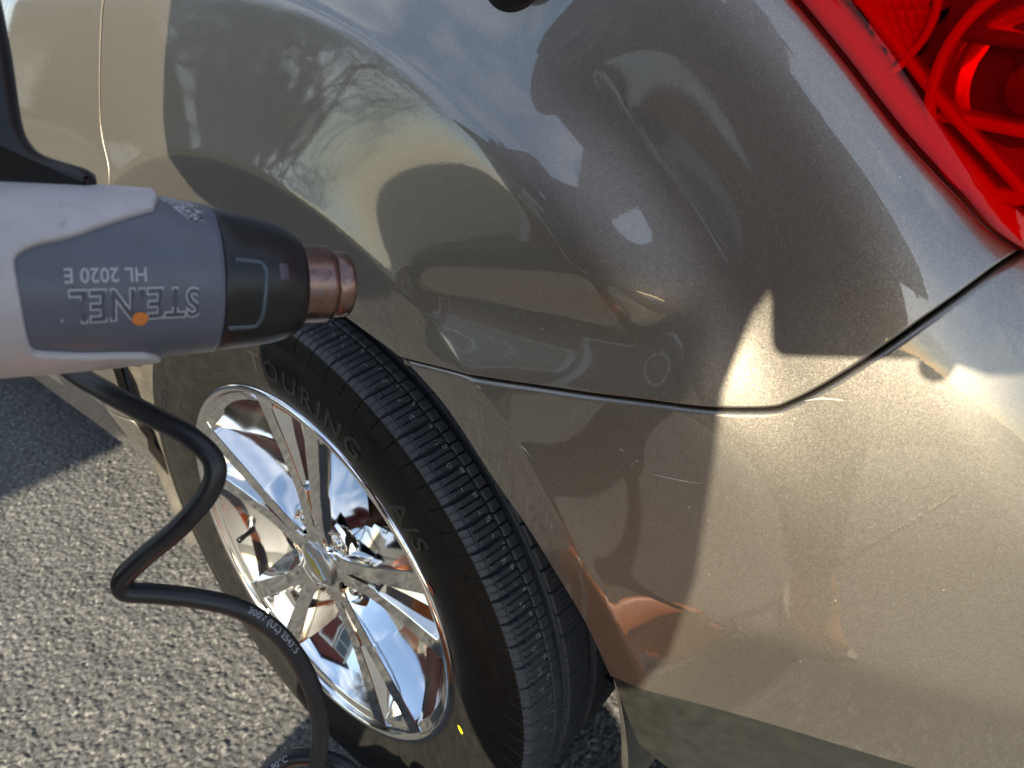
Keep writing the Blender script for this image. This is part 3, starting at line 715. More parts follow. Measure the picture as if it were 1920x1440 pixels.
# =====================================================================  HEAT GUN
GT = np.array([0.37073,-0.13833,0.87832]); GA = np.array([0.2976836,0.9222766,-0.2465571]); GU = np.array([-0.3041576,0.3364319,0.8912361]); GW = np.array([0.9049158,-0.1903141,0.3806677])
gun = empty("heat_gun", (0, 0, 0)); tag(gun, "grey and black hot air gun held upside down beside the wheel arch", "heat gun")
def g_r(s): return np.interp(s, [-.002,.0275,.0325,.0432,.0618,.0715,.0957,.13,.16,.20,.25], [.02,.0222,.027,.0313,.0341,.0355,.0385,.0398,.0400,.040,.036])
def g_h(s): return np.interp(s, [.03,.07,.096,.16], [0,.0016,.0024,0.])
def G(s, th, off=0.):
    s = np.asarray(s, float); th = np.asarray(th, float); r = g_r(s)+off
    return GT-GA*s[..., None]+GU*(g_h(s)+r*np.sin(th))[..., None]+GW*(r*np.cos(th))[..., None]
def gl(name, prof, mt, parent=None, seg=72, axis_h=True):
    V = []
    for i in range(seg):
        a = 2*math.pi*i/seg
        for s, r in prof: V.append(GT-GA*s+GU*((g_h(s) if axis_h else 0)+r*math.sin(a))+GW*r*math.cos(a))
    return raw(name, V, grid_faces(seg, len(prof), True, False), mt, parent or gun)
def m_plastic(name, c, rough, spread=.08):
    mt = mat(name, c, rough); k = NB(mt); p = k.gen(); n = k.noise(90, 6, .65, p)
    k.l(k.ramp(n.outputs['Fac'], [(.3, tuple(x*(1-spread) for x in c)), (.75, tuple(x*(1+spread) for x in c))]).outputs[0], k.b.inputs['Base Color'])
    k.l(k.bump(k.noise(2600, 2, .5, p).outputs['Fac'], .12, .0002).outputs[0], k.b.inputs['Normal']); return mt
SHELL = m_plastic("silver_grey_gun_plastic", (.50,.47,.49), .30)
SIDEP = m_plastic("slate_blue_gun_plastic", (.115,.125,.165), .38)
def smudge(mt, dark):
    k = NB(mt); src = k.b.inputs['Base Color'].links[0].from_socket; p = k.gen(); n = k.noise(55, 8, .72, p, .8)
    k.l(k.mix(k.ramp(n.outputs['Fac'], [(.60, (0,0,0)), (.72, (.75,)*3)]).outputs[0], src, dark).outputs[0], k.b.inputs['Base Color'])
    n2 = k.noise(28, 5, .6, p); k.l(k.ramp(n2.outputs['Fac'], [(.3, (.26,)*3), (.75, (.5,)*3)]).outputs[0], k.b.inputs['Roughness'])
smudge(SIDEP, (.045,.045,.055)); smudge(SHELL, (.28,.27,.26))
GBLACK = m_plastic("black_gun_plastic", (.013,.013,.015), .33, .3)
def m_nozzle():
    mt = mat("heat_tinted_steel", (.3,.2,.17), .3, 1.); k = NB(mt); p = k.gen(); n = k.noise(120, 6, .7, p, .5)
    k.l(k.ramp(n.outputs['Fac'], [(.3, (.13,.085,.075)), (.5, (.25,.155,.13)), (.66, (.20,.16,.17)), (.8, (.36,.28,.22))]).outputs[0], k.b.inputs['Base Color'])
    k.l(k.ramp(n.outputs['Fac'], [(.3, (.22,)*3), (.8, (.42,)*3)]).outputs[0], k.b.inputs['Roughness']); return mt
NOZ = m_nozzle()
gl("nozzle", [(.03,.0150),(.0025,.0150),(.0008,.0160),(.0006,.0168),(.0014,.0176),(.0030,.0178),(.0085,.0178),(.0094,.0172),(.0104,.0186),(.0118,.0204),(.0140,.0208),(.034,.0208)], NOZ)
gl("heat_shield", [(.0300,.0210),(.0282,.0220),(.0278,.0232),(.0288,.0250),(.0322,.0276),(.0370,.0297),(.0432,.0314),(.052,.0329),(.0618,.0342),(.0700,.0354),(.0709,.0352),(.0712,.0335)], GBLACK)
gl("housing_core", [(.0711,.0330),(.0711,.0352),(.0717,.0360),(.0740,.0363),(.085,.0374),(.0957,.0385),(.13,.0398),(.16,.04),(.20,.04),(.24,.037),(.25,.033),(.253,.0)], SIDEP)
ge = [(0,0,0),(.0009,.0004,30),(.0017,.0012,65),(.0020,.0022,90),(.0020,.0052,90)]
def Gs(s, t, off=0.): return G(s, t, off+.0030)
notch = catmull([(.0987,.734),(.1289,.345),(.1433,.230),(.1482,.175),(.1512,.115),(.1522,.03),(.1514,-.198),(.1500,-.60),(.1489,-.803),(.1478,-.894),(.1450,-.955),(.130,-1.05),(.1065,-1.168),(.0985,-1.32)], 4)
PI = math.pi
shell_poly = [(.0950,PI),(.0950,1.5),(.0955,1.0)]+list(map(tuple, notch))+[(.0955,-1.45),(.101,-1.62),(.112,-1.8),(.112,-PI),(.245,-PI),(.245,PI)]
panel("housing_shell", shell_poly, Gs, .0022, SHELL, gun, edge=ge, scale=(1., .04), ne=3e-4, flip=True)
gl("rear_cap", [(.235,.0432),(.244,.0425),(.252,.038),(.256,.030),(.257,.0)], GBLACK)
# handle, foot and trigger: a rounded slab swept up from the housing
def slab(name, prof, half, mt, bev=.006):
    p = resample(np.array(prof), .004); V = []; n = len(p); rows = []
    for wv, ins in ((-half, bev), (-half*.86, bev*.35), (-half*.6, 0), (half*.6, 0), (half*.86, bev*.35), (half, bev)):
        q, _ = offset_poly(p, ins); rows.append(len(V)); V += [GT-GA*s+GU*h+GW*wv for s, h in q]
    F = []
    for a, b in zip(rows[:-1], rows[1:]):
        F += [(a+i, b+i, b+(i+1) % n, a+(i+1) % n) for i in range(n)]
    F += [tuple(range(n)), tuple(reversed(range(rows[-1], rows[-1]+n)))]
    return raw(name, V, F, mt, gun)
hp = catmull([(.1195,.0465),(.124,.0492),(.138,.0530),(.1435,.0580),(.1462,.0680),(.1485,.0995),(.153,.130),(.165,.172),(.188,.180),(.212,.172),(.208,.12),(.205,.07),(.21,.036),(.16,.030),(.124,.034),(.1185,.040)], 5)
slab("handle", hp, .019, GBLACK)
slab("trigger", catmull([(.1535,.105),(.1565,.100),(.162,.108),(.164,.125),(.160,.130),(.1565,.120)], 4), .008, mat("red_trigger_plastic", (.45,.03,.03), .35), .002)
# cover vent slot, small square catch and rating sticker
def Gc(s, t, off=0.): return G(s, t, off+.0004)
gev = [(0,0,0),(.0003,.0001,45),(.0004,.0005,90)]
slot = catmull([(.0665,.1600),(.0550,.1600),(.0528,.10),(.0520,.0),(.0533,-.62),(.0548,-.76),(.0570,-.828),(.0690,-.82)], 5)
t_ = np.gradient(slot*np.array([1, .033]), axis=0); t_ /= np.linalg.norm(t_, axis=1)[:, None]; nn_ = np.stack([-t_[:, 1], t_[:, 0]], 1)/np.array([1, .033])
V = []
for k in (-.0014, -.0010, .0, .0010, .0014):
    q = slot+nn_*k; V.append(G(q[:, 0], q[:, 1], .0012-.0014*(abs(k)/.0014)**2))
raw("vent_rim", np.stack(V, 1).reshape(-1, 3), grid_faces(len(slot), 5), m_plastic("blue_grey_rim_plastic", (.07,.09,.12), .3), gun)
panel("catch", [(.0453,.175),(.0368,.215),(.0372,-.075),(.0450,-.072)], Gc, .0015, m_plastic("purple_grey_catch_plastic", (.09,.07,.10), .35), gun, edge=gev, scale=(1., .033), ne=3e-4, flip=True)
def m_sticker():
    mt = mat("worn_rating_sticker", (.4,.4,.42), .35); k = NB(mt); p = k.gen(); n = k.noise(420, 5, .7, p, 1.2)
    k.l(k.ramp(n.outputs['Fac'], [(.40, (.03,.03,.04)), (.50, (.16,.16,.19)), (.58, (.55,.56,.60))]).outputs[0], k.b.inputs['Base Color']); return mt
panel("rating_sticker", [(.0735,.60),(.0855,.68),(.0945,1.10),(.0920,1.32),(.0780,1.10),(.0722,.78)], Gc, .0015, m_sticker(), gun, edge=gev, scale=(1., .036), ne=3e-4, flip=True)
INK = mat("pale_gun_lettering", (.42,.43,.47), .5); DKINK = m_plastic("slate_letter_fill", (.075,.085,.115), .4)
def gun_text(txt, size, s0, th0, mt, name, off, outline=0., sx=1., shear=0., sp=1.):
    V, F = text_mesh(txt, size, 0., outline, 'CENTER', sp, shear); r0 = float(g_r(s0))
    hgt = size*.36
    return raw(name, [G(np.array(s0+x*sx), np.array(th0-(y-hgt)/r0), off) for x, y, z in V], F, mt, gun, False)
gun_text("STEINEL", .0192, .1082, -.425, INK, "lettering", .00025, .00095, .72, .0, 1.05)
gun_text("STEINEL", .0192, .1082, -.425, DKINK, "lettering", .00045, .00012, .72, .0, 1.05)
gun_text("HL 2020 E", .0086, .1200, -.090, INK, "lettering", .0003, .0001, .86)
gun_text("R", .0026, .1372, -.56, INK, "lettering", .0003)
V = [G(np.array(.1076), np.array(-.588), .0008)]+[G(np.array(.1076+.0033*math.cos(a)), np.array(-.588+.0033*math.sin(a)/.039), .0006) for a in np.linspace(0, 2*PI, 25)[:-1]]
raw("orange_dot", V, [(0, 1+i, 1+(i+1) % 24) for i in range(24)], mat("orange_print", (.68,.22,.05), .45), gun)
# power cord: one tube from the handle, down past the wheel and away over the ground
CORD_PTS = [(0.0241, -0.2805, 0.9483), (0.1156, -0.2562, 0.9304), (0.1961, -0.2554, 0.8947), (0.2531, -0.2614, 0.8685), (0.2903, -0.2613, 0.8539), (0.3234, -0.2578, 0.8491), (0.3544, -0.2502, 0.8417), (0.3755, -0.2439, 0.8346), (0.387, -0.2414, 0.8238), (0.3874, -0.2475, 0.811), (0.3776, -0.2616, 0.7938), (0.3636, -0.2769, 0.7781), (0.3537, -0.2877, 0.7654), (0.3527, -0.289, 0.7565), (0.36, -0.2785, 0.7511), (0.3708, -0.2629, 0.7423), (0.3819, -0.2486, 0.7311), (0.3909, -0.2371, 0.7125), (0.3968, -0.2305, 0.6892), (0.4015, -0.2281, 0.6639), (0.4035, -0.2294, 0.6389), (0.4023, -0.2353, 0.6096), (0.4011, -0.2472, 0.5805), (0.3921, -0.2659, 0.5561), (0.3728, -0.2724, 0.5608), (0.367, -0.2587, 0.58), (0.3718, -0.2449, 0.5886), (0.381, -0.2346, 0.5909), (0.3945, -0.2244, 0.588), (0.4072, -0.2188, 0.58), (0.4186, -0.216, 0.5489)]
C0 = list(CORD_PTS)
hand_end = GT-GA*.193+GU*.176
CORD_PTS = [tuple(hand_end), tuple(hand_end+GU*.018-GA*.008), tuple(hand_end-GU*.02-GA*.030-GW*.02), tuple(hand_end-GU*.10-GA*.020-GW*.06)]+CORD_PTS[2:]+[(.45,-.27,.36),(.52,-.36,.10),(.54,-.43,.007),(.55,-.62,.006),(.8,-.9,.006),(1.3,-1.5,.006)]
cpath = catmull(CORD_PTS, 9)
cord = tube("power_cord", cpath, .0053, CORD, gun, 18); cord["label"] = "thick black rubber cord hanging in bends past the wheel"
CP = Vector(CAM_POS)
def cord_text(txt, size, i_mid, mt, tilt=0., rev=False):
    V, F = text_mesh(txt, size, 0., .0001, 'CENTER', 1.05); seg = np.linalg.norm(np.diff(cpath, axis=0), axis=1); L = np.concatenate([[0], np.cumsum(seg)]); l0 = L[i_mid]; o = []
    for x, y, z in V:
        l = l0+(-x if rev else x); c = np.array([np.interp(l, L, cpath[:, k]) for k in range(3)]); c2 = np.array([np.interp(l+.001, L, cpath[:, k]) for k in range(3)])
        tn = (c2-c)/np.linalg.norm(c2-c); v = np.array(CP)-c; v -= (v@tn)*tn; v /= np.linalg.norm(v); u = np.cross(v, tn); 
        if rev: u = -u
        a = (y-size*.36)/.0053+tilt; o.append(c+.00542*(v*math.cos(a)+u*math.sin(a)))
    return raw("cord_lettering", o, F, mt, gun, False)
CINK = mat("grey_cord_print", (.30,.31,.34), .6)
def near_i(p): return int(np.argmin(np.linalg.norm(cpath-np.array(p), axis=1)))
cord_text("300V (UL) E54315", .0050, near_i(C0[17]), CINK, .35)
cord_text("90°C", .0052, near_i(C0[26]), CINK, .1)

# =====================================================================  PHOTOGRAPHER (behind the camera: shade on the car, shape in the paint)
def skin_mesh(name, pts, edges, root, sub=2):
    me = bpy.data.meshes.new(name); me.from_pydata([p[:3] for p in pts], edges, []); o = bpy.data.objects.new(name, me); COL.objects.link(o)
    o.modifiers.new("skin", 'SKIN'); s = o.modifiers.new("sub", 'SUBSURF'); s.levels = sub; s.render_levels = sub
    sv = me.skin_vertices[0].data
    for i, p in enumerate(pts):
        r = p[3]; sv[i].radius = (r, r) if not isinstance(r, tuple) else r; sv[i].use_root = (i == root)
    dg = bpy.context.evaluated_depsgraph_get(); ev = o.evaluated_get(dg); m2 = ev.to_mesh()
    V = np.array([tuple(v.co) for v in m2.vertices]); F = [tuple(p.vertices) for p in m2.polygons]; ev.to_mesh_clear()
    bpy.data.objects.remove(o, do_unlink=True); return V, F
def merge(parts):
    V = []; F = []; M = []; n = 0
    for (v, f, mi) in parts:
        V += [tuple(x) for x in v]; F += [tuple(i+n for i in q) for q in f]; M += [mi]*len(f); n += len(v)
    return V, F, M
SKIN = mat("skin", (.52,.33,.25), .5); HAIR = mat("brown_hair", (.05,.03,.02), .6)
JACKET = m_rubber("dark_red_jacket_cloth", (.15,.024,.022), (.22,.040,.036), .75, 300, .0006); JEANS = m_rubber("dark_jeans_cloth", (.03,.036,.055), (.05,.058,.085), .8, 400, .0006); BOOT = m_rubber("tan_orange_boot_leather", (.52,.16,.045), (.66,.23,.07), .45, 240, .0008)
person = empty("person", (.45,-.70,0)); tag(person, "photographer in dark red jacket seen reflected in the car paint", "person")
def pl(v): return np.asarray(v)-np.array([.45,-.70,0])
J = dict(pel=(.38,-.78,.94), sp=(.44,-.76,1.10), ch=(.44,-.72,1.28), nk=(.51,-.67,1.46), hb=(.56,-.62,1.55), ht=(.60,-.60,1.70),
  sl=(.25,-.70,1.40), el=(.135,-.58,1.16), hl=(.225,-.36,1.06), sr=(.70,-.72,1.41), er=(.80,-.64,1.25), hr=(.775,-.43,1.085),
  kl=(.20,-.80,.50), al=(.12,-.80,.10), kr=(.63,-.72,.50), ar=(.68,-.66,.10))
bp = [(*J['pel'],.13),(*J['sp'],.13),(*J['ch'],.14),(*J['nk'],.055),(*J['hb'],.075),(.58,-.61,1.63,.09),(*J['ht'],.075),(*J['sl'],.06),(*J['el'],.042),(*J['hl'],.030),(*J['sr'],.06),(*J['er'],.042),(*J['hr'],.030),(.30,-.78,.88,.09),(*J['kl'],.06),(*J['al'],.045),(.47,-.77,.88,.09),(*J['kr'],.06),(*J['ar'],.045)]
be = [(0,1),(1,2),(2,3),(3,4),(4,5),(5,6),(2,7),(7,8),(8,9),(2,10),(10,11),(11,12),(0,13),(13,14),(14,15),(0,16),(16,17),(17,18)]
parts = [(*skin_mesh("b", bp, be, 0), 0)]
def hand(wrist, to, palm_n, curl):
    """palm with four fingers and a thumb, rooted at the wrist"""
    w_ = np.array(wrist); d = np.array(to)-w_; d /= np.linalg.norm(d); n = np.array(palm_n, float); n -= (n@d)*d; n /= np.linalg.norm(n); s = np.cross(d, n)
    parts.append((*skin_mesh("p", [(*(w_),.026),(*(w_+d*.045),.032),(*(w_+d*.085),.030)], [(0,1),(1,2)], 0), 0))
    for i, (o_, ln) in enumerate(((-.030,.068),(-.010,.078),(.010,.074),(.029,.058))):
        b0 = w_+d*.085+s*o_; c = [b0]
        ang = .25
        for k, f in enumerate((.42,.33,.25)):
            ang += curl; c.append(c[-1]+ln*f*(d*math.cos(ang)+n*math.sin(ang)))
        parts.append((*skin_mesh("f", [(*q, .0088-.0008*k) for k, q in enumerate(c)], [(0,1),(1,2),(2,3)], 0), 0))
    t0 = w_+d*.030-s*.030; t1 = t0+d*.030-s*.022+n*.010; t2 = t1+d*.028+n*.022; t3 = t2+d*.016+n*.020+s*.008
    parts.append((*skin_mesh("t", [(*t0,.012),(*t1,.0105),(*t2,.0095),(*t3,.008)], [(0,1),(1,2),(2,3)], 0), 0))
hgrip = GT-GA*.185+GU*.120
hand(J['hl'], hgrip, (.25,.5,.2), .75)
hand(J['hr'], (.765,-.39,1.11), (-.7,.3,0.), .35)
# face: nose, ears, hair cap
hd = np.array((.58,-.61,1.63)); fw_ = np.array((.1,.8,-.35)); fw_ /= np.linalg.norm(fw_)
parts.append((*skin_mesh("n", [(*(hd+fw_*.085+np.array([0,0,.015])),.010),(*(hd+fw_*.108-np.array([0,0,.012])),.013)], [(0,1)], 0), 0))
for sx in (-1, 1): parts.append((*skin_mesh("e", [(*(hd+np.array([sx*.088,0,.02])),.012),(*(hd+np.array([sx*.094,-.012,-.02])),.012)], [(0,1)], 0), 0))
V, F, M = merge(parts); raw("body", pl(V), F, SKIN, person)
for nm, off_, r_, mt_ in (("eye", .030, .012, mat("eye_dark", (.05,.04,.03), .2)),):
    for sx in (-1, 1):
        b = bmesh.new(); bmesh.ops.create_uvsphere(b, u_segments=12, v_segments=8, radius=r_, matrix=Matrix.Translation(Vector(pl(hd+fw_*.083+np.array([sx*off_,0,.022]))))); from_bm(nm, b, mt_, person, True)
b = bmesh.new(); bmesh.ops.create_uvsphere(b, u_segments=12, v_segments=8, radius=.018, matrix=Matrix.Translation(Vector(pl(hd+fw_*.088-np.array([0,0,.045])))) @ Matrix.Scale(.3, 4, (0,0,1))); from_bm("mouth", b, mat("lip", (.4,.16,.13), .5), person, True)
v, f = skin_mesh("h", [(*(hd-fw_*.03+np.array([0,0,.03])),.108),(*(hd-fw_*.02+np.array([0,0,.075])),.095)], [(0,1)], 0); raw("hair", pl(v), f, HAIR, person)
rings = [(.86,.46,-.79,.225,.135),(.90,.465,-.785,.240,.140),(.98,.475,-.775,.248,.145),(1.08,.476,-.765,.252,.148),(1.12,.472,-.760,.254,.150),(1.18,.472,-.750,.262,.150),(1.28,.492,-.735,.292,.145),(1.36,.482,-.715,.265,.130),(1.42,.49,-.695,.190,.105),(1.46,.505,-.68,.120,.085),(1.49,.52,-.67,.080,.078)]
jv = []; ns = 40
for (z, cx_, cy_, rx, ry) in rings:
    for i in range(ns):
        a = 2*math.pi*i/ns; wr = 1+.012*math.sin(5*a+z*9)+.010*math.sin(3*a-z*14)
        jv.append((cx_+rx*wr*math.copysign(abs(math.cos(a))**.85, math.cos(a)), cy_+ry*wr*math.copysign(abs(math.sin(a))**.85, math.sin(a)), z))
jparts = [(jv, grid_faces(len(rings), ns, False, True), 0)]
def sleeve(pts, rad):
    c = catmull(pts, 6); r = np.interp(np.linspace(0, 1, len(c)), np.linspace(0, 1, len(rad)), rad); r = r*(1+.018*np.sin(np.arange(len(c))*.62))
    o = tube("s", c, r, JACKET, None, 16); v = [tuple(q.co) for q in o.data.vertices]; f = [tuple(q.vertices) for q in o.data.polygons]; bpy.data.objects.remove(o, do_unlink=True); jparts.append((v, f, 0))
sleeve([(.31,-.71,1.385),J['sl'],(.185,-.635,1.28),J['el'],(.175,-.47,1.10),J['hl']], [.075,.085,.074,.070,.056,.042])
sleeve([(.62,-.72,1.385),(.70,-.72,1.375),(.755,-.69,1.32),J['er'],(.80,-.54,1.165),J['hr']], [.095,.105,.10,.084,.060,.042])
V, F, M = merge(jparts); raw("jacket", pl(V), F, JACKET, person)
tp = [(.385,-.79,.93,(.18,.13)),(.29,-.78,.82,.105),(*J['kl'],.080),(.128,-.80,.18,.068),(.12,-.80,.11,.070),(.52,-.77,.82,.105),(*J['kr'],.076),(.675,-.67,.18,.066),(.68,-.66,.12,.068)]
v, f = skin_mesh("t", tp, [(0,1),(1,2),(2,3),(3,4),(0,5),(5,6),(6,7),(7,8)], 0); raw("trousers", pl(v), f, JEANS, person)
def boot(ank, toe):
    a = np.array(ank); t = np.array(toe); d = t-a; d[2] = 0
    v, f = skin_mesh("bt", [(a[0],a[1],.155,.062),(a[0],a[1],.075,.060),(*(a+d*.02-np.array([0,0,a[2]-.048])-d*.12),.044),(*(np.array([a[0],a[1],.055])+d*.45),.050),(*(np.array([a[0],a[1],.048])+d*.8),.046),(*(np.array([a[0],a[1],.042])+d*1.05),.036)], [(0,1),(1,2),(1,3),(3,4),(4,5)], 1)
    bo = raw("boot", pl(v), f, BOOT, person)
    c = []; 
    n = np.array([-d[1], d[0], 0.]); n /= np.linalg.norm(n); e = d/np.linalg.norm(d)
    L_ = np.linalg.norm(d); V = []
    for z in (.0, .024):
        for (x, y) in [(-.075,.030),(-.03,.042),(.05,.040),(.12,.050),(.19,.046),(.235,.022),(.235,-.022),(.19,-.046),(.12,-.050),(.05,-.040),(-.03,-.042),(-.075,-.030)]: V.append(np.array([a[0],a[1],z])+e*x*L_/.19+n*y)
    k = 12; F = [tuple(range(k-1, -1, -1)), tuple(range(k, 2*k))]+[(i, (i+1) % k, k+(i+1) % k, k+i) for i in range(k)]
    raw("boot_sole", pl(V), F, mat("pale_boot_sole", (.55,.48,.38), .7), person, False)
    for q in range(4):
        cc = np.array([a[0],a[1],.102+.0*q])+d*(.22+.11*q); cc[2] = .118-.012*q
        tube("lace", pl(catmull([cc-n*.03-np.array([0,0,.012]), cc+np.array([0,0,.006]), cc+n*.03-np.array([0,0,.012])], 4)), .004, mat("pale_lace", (.75,.66,.5), .8), person, 6)
boot((.68,-.66,.1), (.74,-.48,.04)); boot((.12,-.80,.1), (.08,-.61,.04))
# orange bag added out of view to make the orange reflection in the bumper
bag = empty("added_orange_bag", (.31,-.325,0)); tag(bag, "added orange bag, out of view, making the orange reflection beside the wheel arch", "tool bag")
BAGM = m_rubber("orange_leather", (.66,.15,.02), (.80,.25,.05), .42, 160, .001)
bv = []; nb_ = 40; rg = [(.004,.80),(.02,.96),(.06,1.),(.12,.98),(.205,.92),(.245,.68),(.256,.3),(.257,.02)]
for (z, k_) in rg:
    for i in range(nb_):
        a = 2*math.pi*i/nb_; wv = 1+.03*math.sin(3*a+z*40)+.025*math.sin(7*a)
        x = .205*k_*wv*math.copysign(abs(math.cos(a))**.6, math.cos(a)); y = .095*k_*wv*math.copysign(abs(math.sin(a))**.6, math.sin(a)); bv.append((x*.99-y*.1, x*.1+y*.99, z))
raw("bag_body", bv, grid_faces(len(rg), nb_, False, True)+[tuple(range(nb_-1, -1, -1))], BAGM, bag)
for t in (-.09, .09):
    tube("bag_strap", catmull([(t+.01,t*.1-.099,.05),(t+.01,t*.1-.086,.205),(t,t*.1,.260),(t-.01,t*.1+.086,.205),(t-.01,t*.1+.099,.05)], 6), .006, mat("pale_strap", (.78,.74,.66), .5), bag, 8)
tube("bag_handle", catmull([(-.06,-.006,.252),(-.045,-.004,.287),(.045,.004,.287),(.06,.006,.252)], 6), .008, mat("brown_handle_leather", (.12,.045,.02), .5), bag, 8)
# phone held just behind the lens
ph = empty("phone", CAM_POS); tag(ph, "black phone held up to take the picture", "phone")
def slabm(name, w_, h_, z0, z1, mt, parent, cx_=0, cy_=0):
    C_ = np.array(CAM_R), np.array(CAM_U), -np.array(CAM_F); V = []; rad = .009; pts = []
    for (sx, sy) in ((1,1),(-1,1),(-1,-1),(1,-1)):
        a0 = {(1,1):0,(-1,1):90,(-1,-1):180,(1,-1):270}[(sx, sy)]
        for t in range(5): a = math.radians(a0+t*22.5); pts.append((cx_+sx*(w_/2-rad)+rad*math.cos(a), cy_+sy*(h_/2-rad)+rad*math.sin(a)))
    for z in (z0, z1): V += [C_[0]*x+C_[1]*y+C_[2]*z for x, y in pts]
    n = len(pts); F = [tuple(range(n)), tuple(range(2*n-1, n-1, -1))]+[(i, n+i, n+(i+1) % n, (i+1) % n) for i in range(n)]
    return raw(name, V, F, mt, parent, False)
slabm("phone_case", .150, .075, .014, .023, BLACKTRIM, ph, .008, .018)
slabm("phone_screen", .144, .069, .0232, .0236, GLASSDK, ph, .008, .018)
for (x, y) in ((-.012,0.),(.012,.022),(.012,-.022)): slabm("lens_ring", .018+.0001, .018+.0001, .0118, .0142, BLACKTRIM, ph, x+.012, y)

# =====================================================================  GARDEN ACROSS THE DRIVE (seen only as reflections in paint and wheel)
def m_siding():
    mt = mat("dark_red_board_siding", (.16,.03,.025), .7); k = NB(mt); n = k.noise(4, 5, .6, k.gen())
    k.l(k.ramp(n.outputs['Fac'], [(.3, (.12,.026,.022)), (.7, (.19,.045,.036))]).outputs[0], k.b.inputs['Base Color']); return mt
WHITE = mat("white_trim_paint", (.78,.78,.75), .5); ROOFM = m_rubber("grey_roof_shingle", (.06,.06,.065), (.10,.10,.105), .85, 60, .004); PALE = m_rubber("cream_house_siding", (.62,.58,.48), (.70,.66,.55), .75, 40, .002); GLS = mat("house_window_glass", (.02,.025,.03), .05, 0, .5)
def bx(name, x0, x1, y0, y1, z0, z1, mt, parent=None):
    V = [(x, y, z) for x in (x0, x1) for y in (y0, y1) for z in (z0, z1)]
    return raw(name, V, [(0,1,3,2),(4,6,7,5),(0,4,5,1),(2,3,7,6),(0,2,6,4),(1,5,7,3)], mt, parent, False)
def house(name, label, x0, x1, y0, y1, h, ridge, wall, nboards, group=None):
    t = empty(name, ((x0+x1)/2, (y0+y1)/2, 0)); tag(t, label, "building")
    cx_, cy_ = (x0+x1)/2, (y0+y1)/2; X0, X1, Y0, Y1 = x0-cx_, x1-cx_, y0-cy_, y1-cy_
    V = [(X0,Y0,0),(X1,Y0,0),(X1,Y1,0),(X0,Y1,0),(X0,Y0,h),(X1,Y0,h),(X1,Y1,h),(X0,Y1,h),(0,Y0,ridge),(0,Y1,ridge)]
    raw("wall", V, [(0,1,5,8,4),(2,3,7,9,6),(1,2,6,5),(3,0,4,7)], wall, t, False)
    for i in range(nboards):
        zb = h*(i+.5)/nboards; bx("siding_board", X0-.02, X1+.02, Y1+.002, Y1+.022, zb-h/nboards*.42, zb+h/nboards*.40, wall, t)
    o = .3; ov = .25
    sl_ = (ridge-h)/(X1)
    raw("roof", [(X0-o,Y0-ov,h-o*sl_),(0,Y0-ov,ridge+.05),(0,Y1+ov,ridge+.05),(X0-o,Y1+ov,h-o*sl_),(X1+o,Y0-ov,h-o*sl_),(X1+o,Y1+ov,h-o*sl_),(X0-o,Y0-ov,h-o*sl_+.08),(0,Y0-ov,ridge+.13),(0,Y1+ov,ridge+.13),(X0-o,Y1+ov,h-o*sl_+.08),(X1+o,Y0-ov,h-o*sl_+.08),(X1+o,Y1+ov,h-o*sl_+.08)], [(0,1,2,3),(1,4,5,2),(6,9,8,7),(7,8,11,10),(0,3,9,6),(4,10,11,5),(3,2,8,9),(2,5,11,8),(0,6,7,1),(1,7,10,4)], ROOFM, t, False)
    for xx in (X0+.06, X1-.06): bx("corner_trim", xx-.06, xx+.06, Y1+.024, Y1+.045, 0, h, WHITE, t)
    d = bx("door", -.45, .45, Y1+.024, Y1+.05, 0, 2.0, WHITE, t); bx("door_panel", -.35, .35, Y1+.05, Y1+.06, .2, 1.8, wall, d)
    for xx in (X0*.62, X1*.62):
        wd = bx("window", xx-.4, xx+.4, Y1+.024, Y1+.06, 1.0, 1.95, WHITE, t); bx("pane", xx-.34, xx+.34, Y1+.06, Y1+.066, 1.06, 1.5, GLS, wd); bx("pane", xx-.34, xx+.34, Y1+.06, Y1+.066, 1.53, 1.89, GLS, wd)
    return t
house("garden_shed", "dark red board shed with white trim reflected in the rear panel", -3.2, -.17, -7.6, -5.0, 2.35, 3.3, m_siding(), 10)
house("cream_house", "cream gabled house reflected beside the door seam", -33, -27, -13.5, -9.5, 2.6, 4.2, PALE, 12)
BARK = m_rubber("grey_brown_bark", (.055,.045,.035), (.10,.08,.06), .9, 40, .004)
def needle_mat(name, a, b):
    mt = mat(name, a, .65); k = NB(mt); n = k.noise(2.2, 4, .6, k.gen()); k.l(k.ramp(n.outputs['Fac'], [(.3, a), (.7, b)]).outputs[0], k.b.inputs['Base Color']); return mt
NEEDLE = needle_mat("arborvitae_green", (.022,.038,.016), (.055,.078,.03))
def conifer_mesh(h, rad, n, seed):
    g = np.random.default_rng(seed); V = []; F = []
    for i in range(n):
        t = g.random()**.8; z = .1+t*(h-.1); R = rad*(min(1, (t+.14)*6))*(1-t)**.85*(.55+.50*g.random()); a = g.random()*6.283
        c = np.array([R*math.cos(a), R*math.sin(a), z]); o = np.array([math.cos(a), math.sin(a), .9+.7*g.random()]); o /= np.linalg.norm(o); s = np.array([-math.sin(a), math.cos(a), 0])*g.uniform(-1, 1)+np.array([0,0,.3]); s = np.cross(o, s); s /= max(np.linalg.norm(s), 1e-6)
        L_ = .16+.16*g.random(); k = len(V); V += [c-o*L_*.3, c+s*L_*.28, c+o*L_, c-s*L_*.28]; F.append((k, k+1, k+2, k+3))
    return V, F
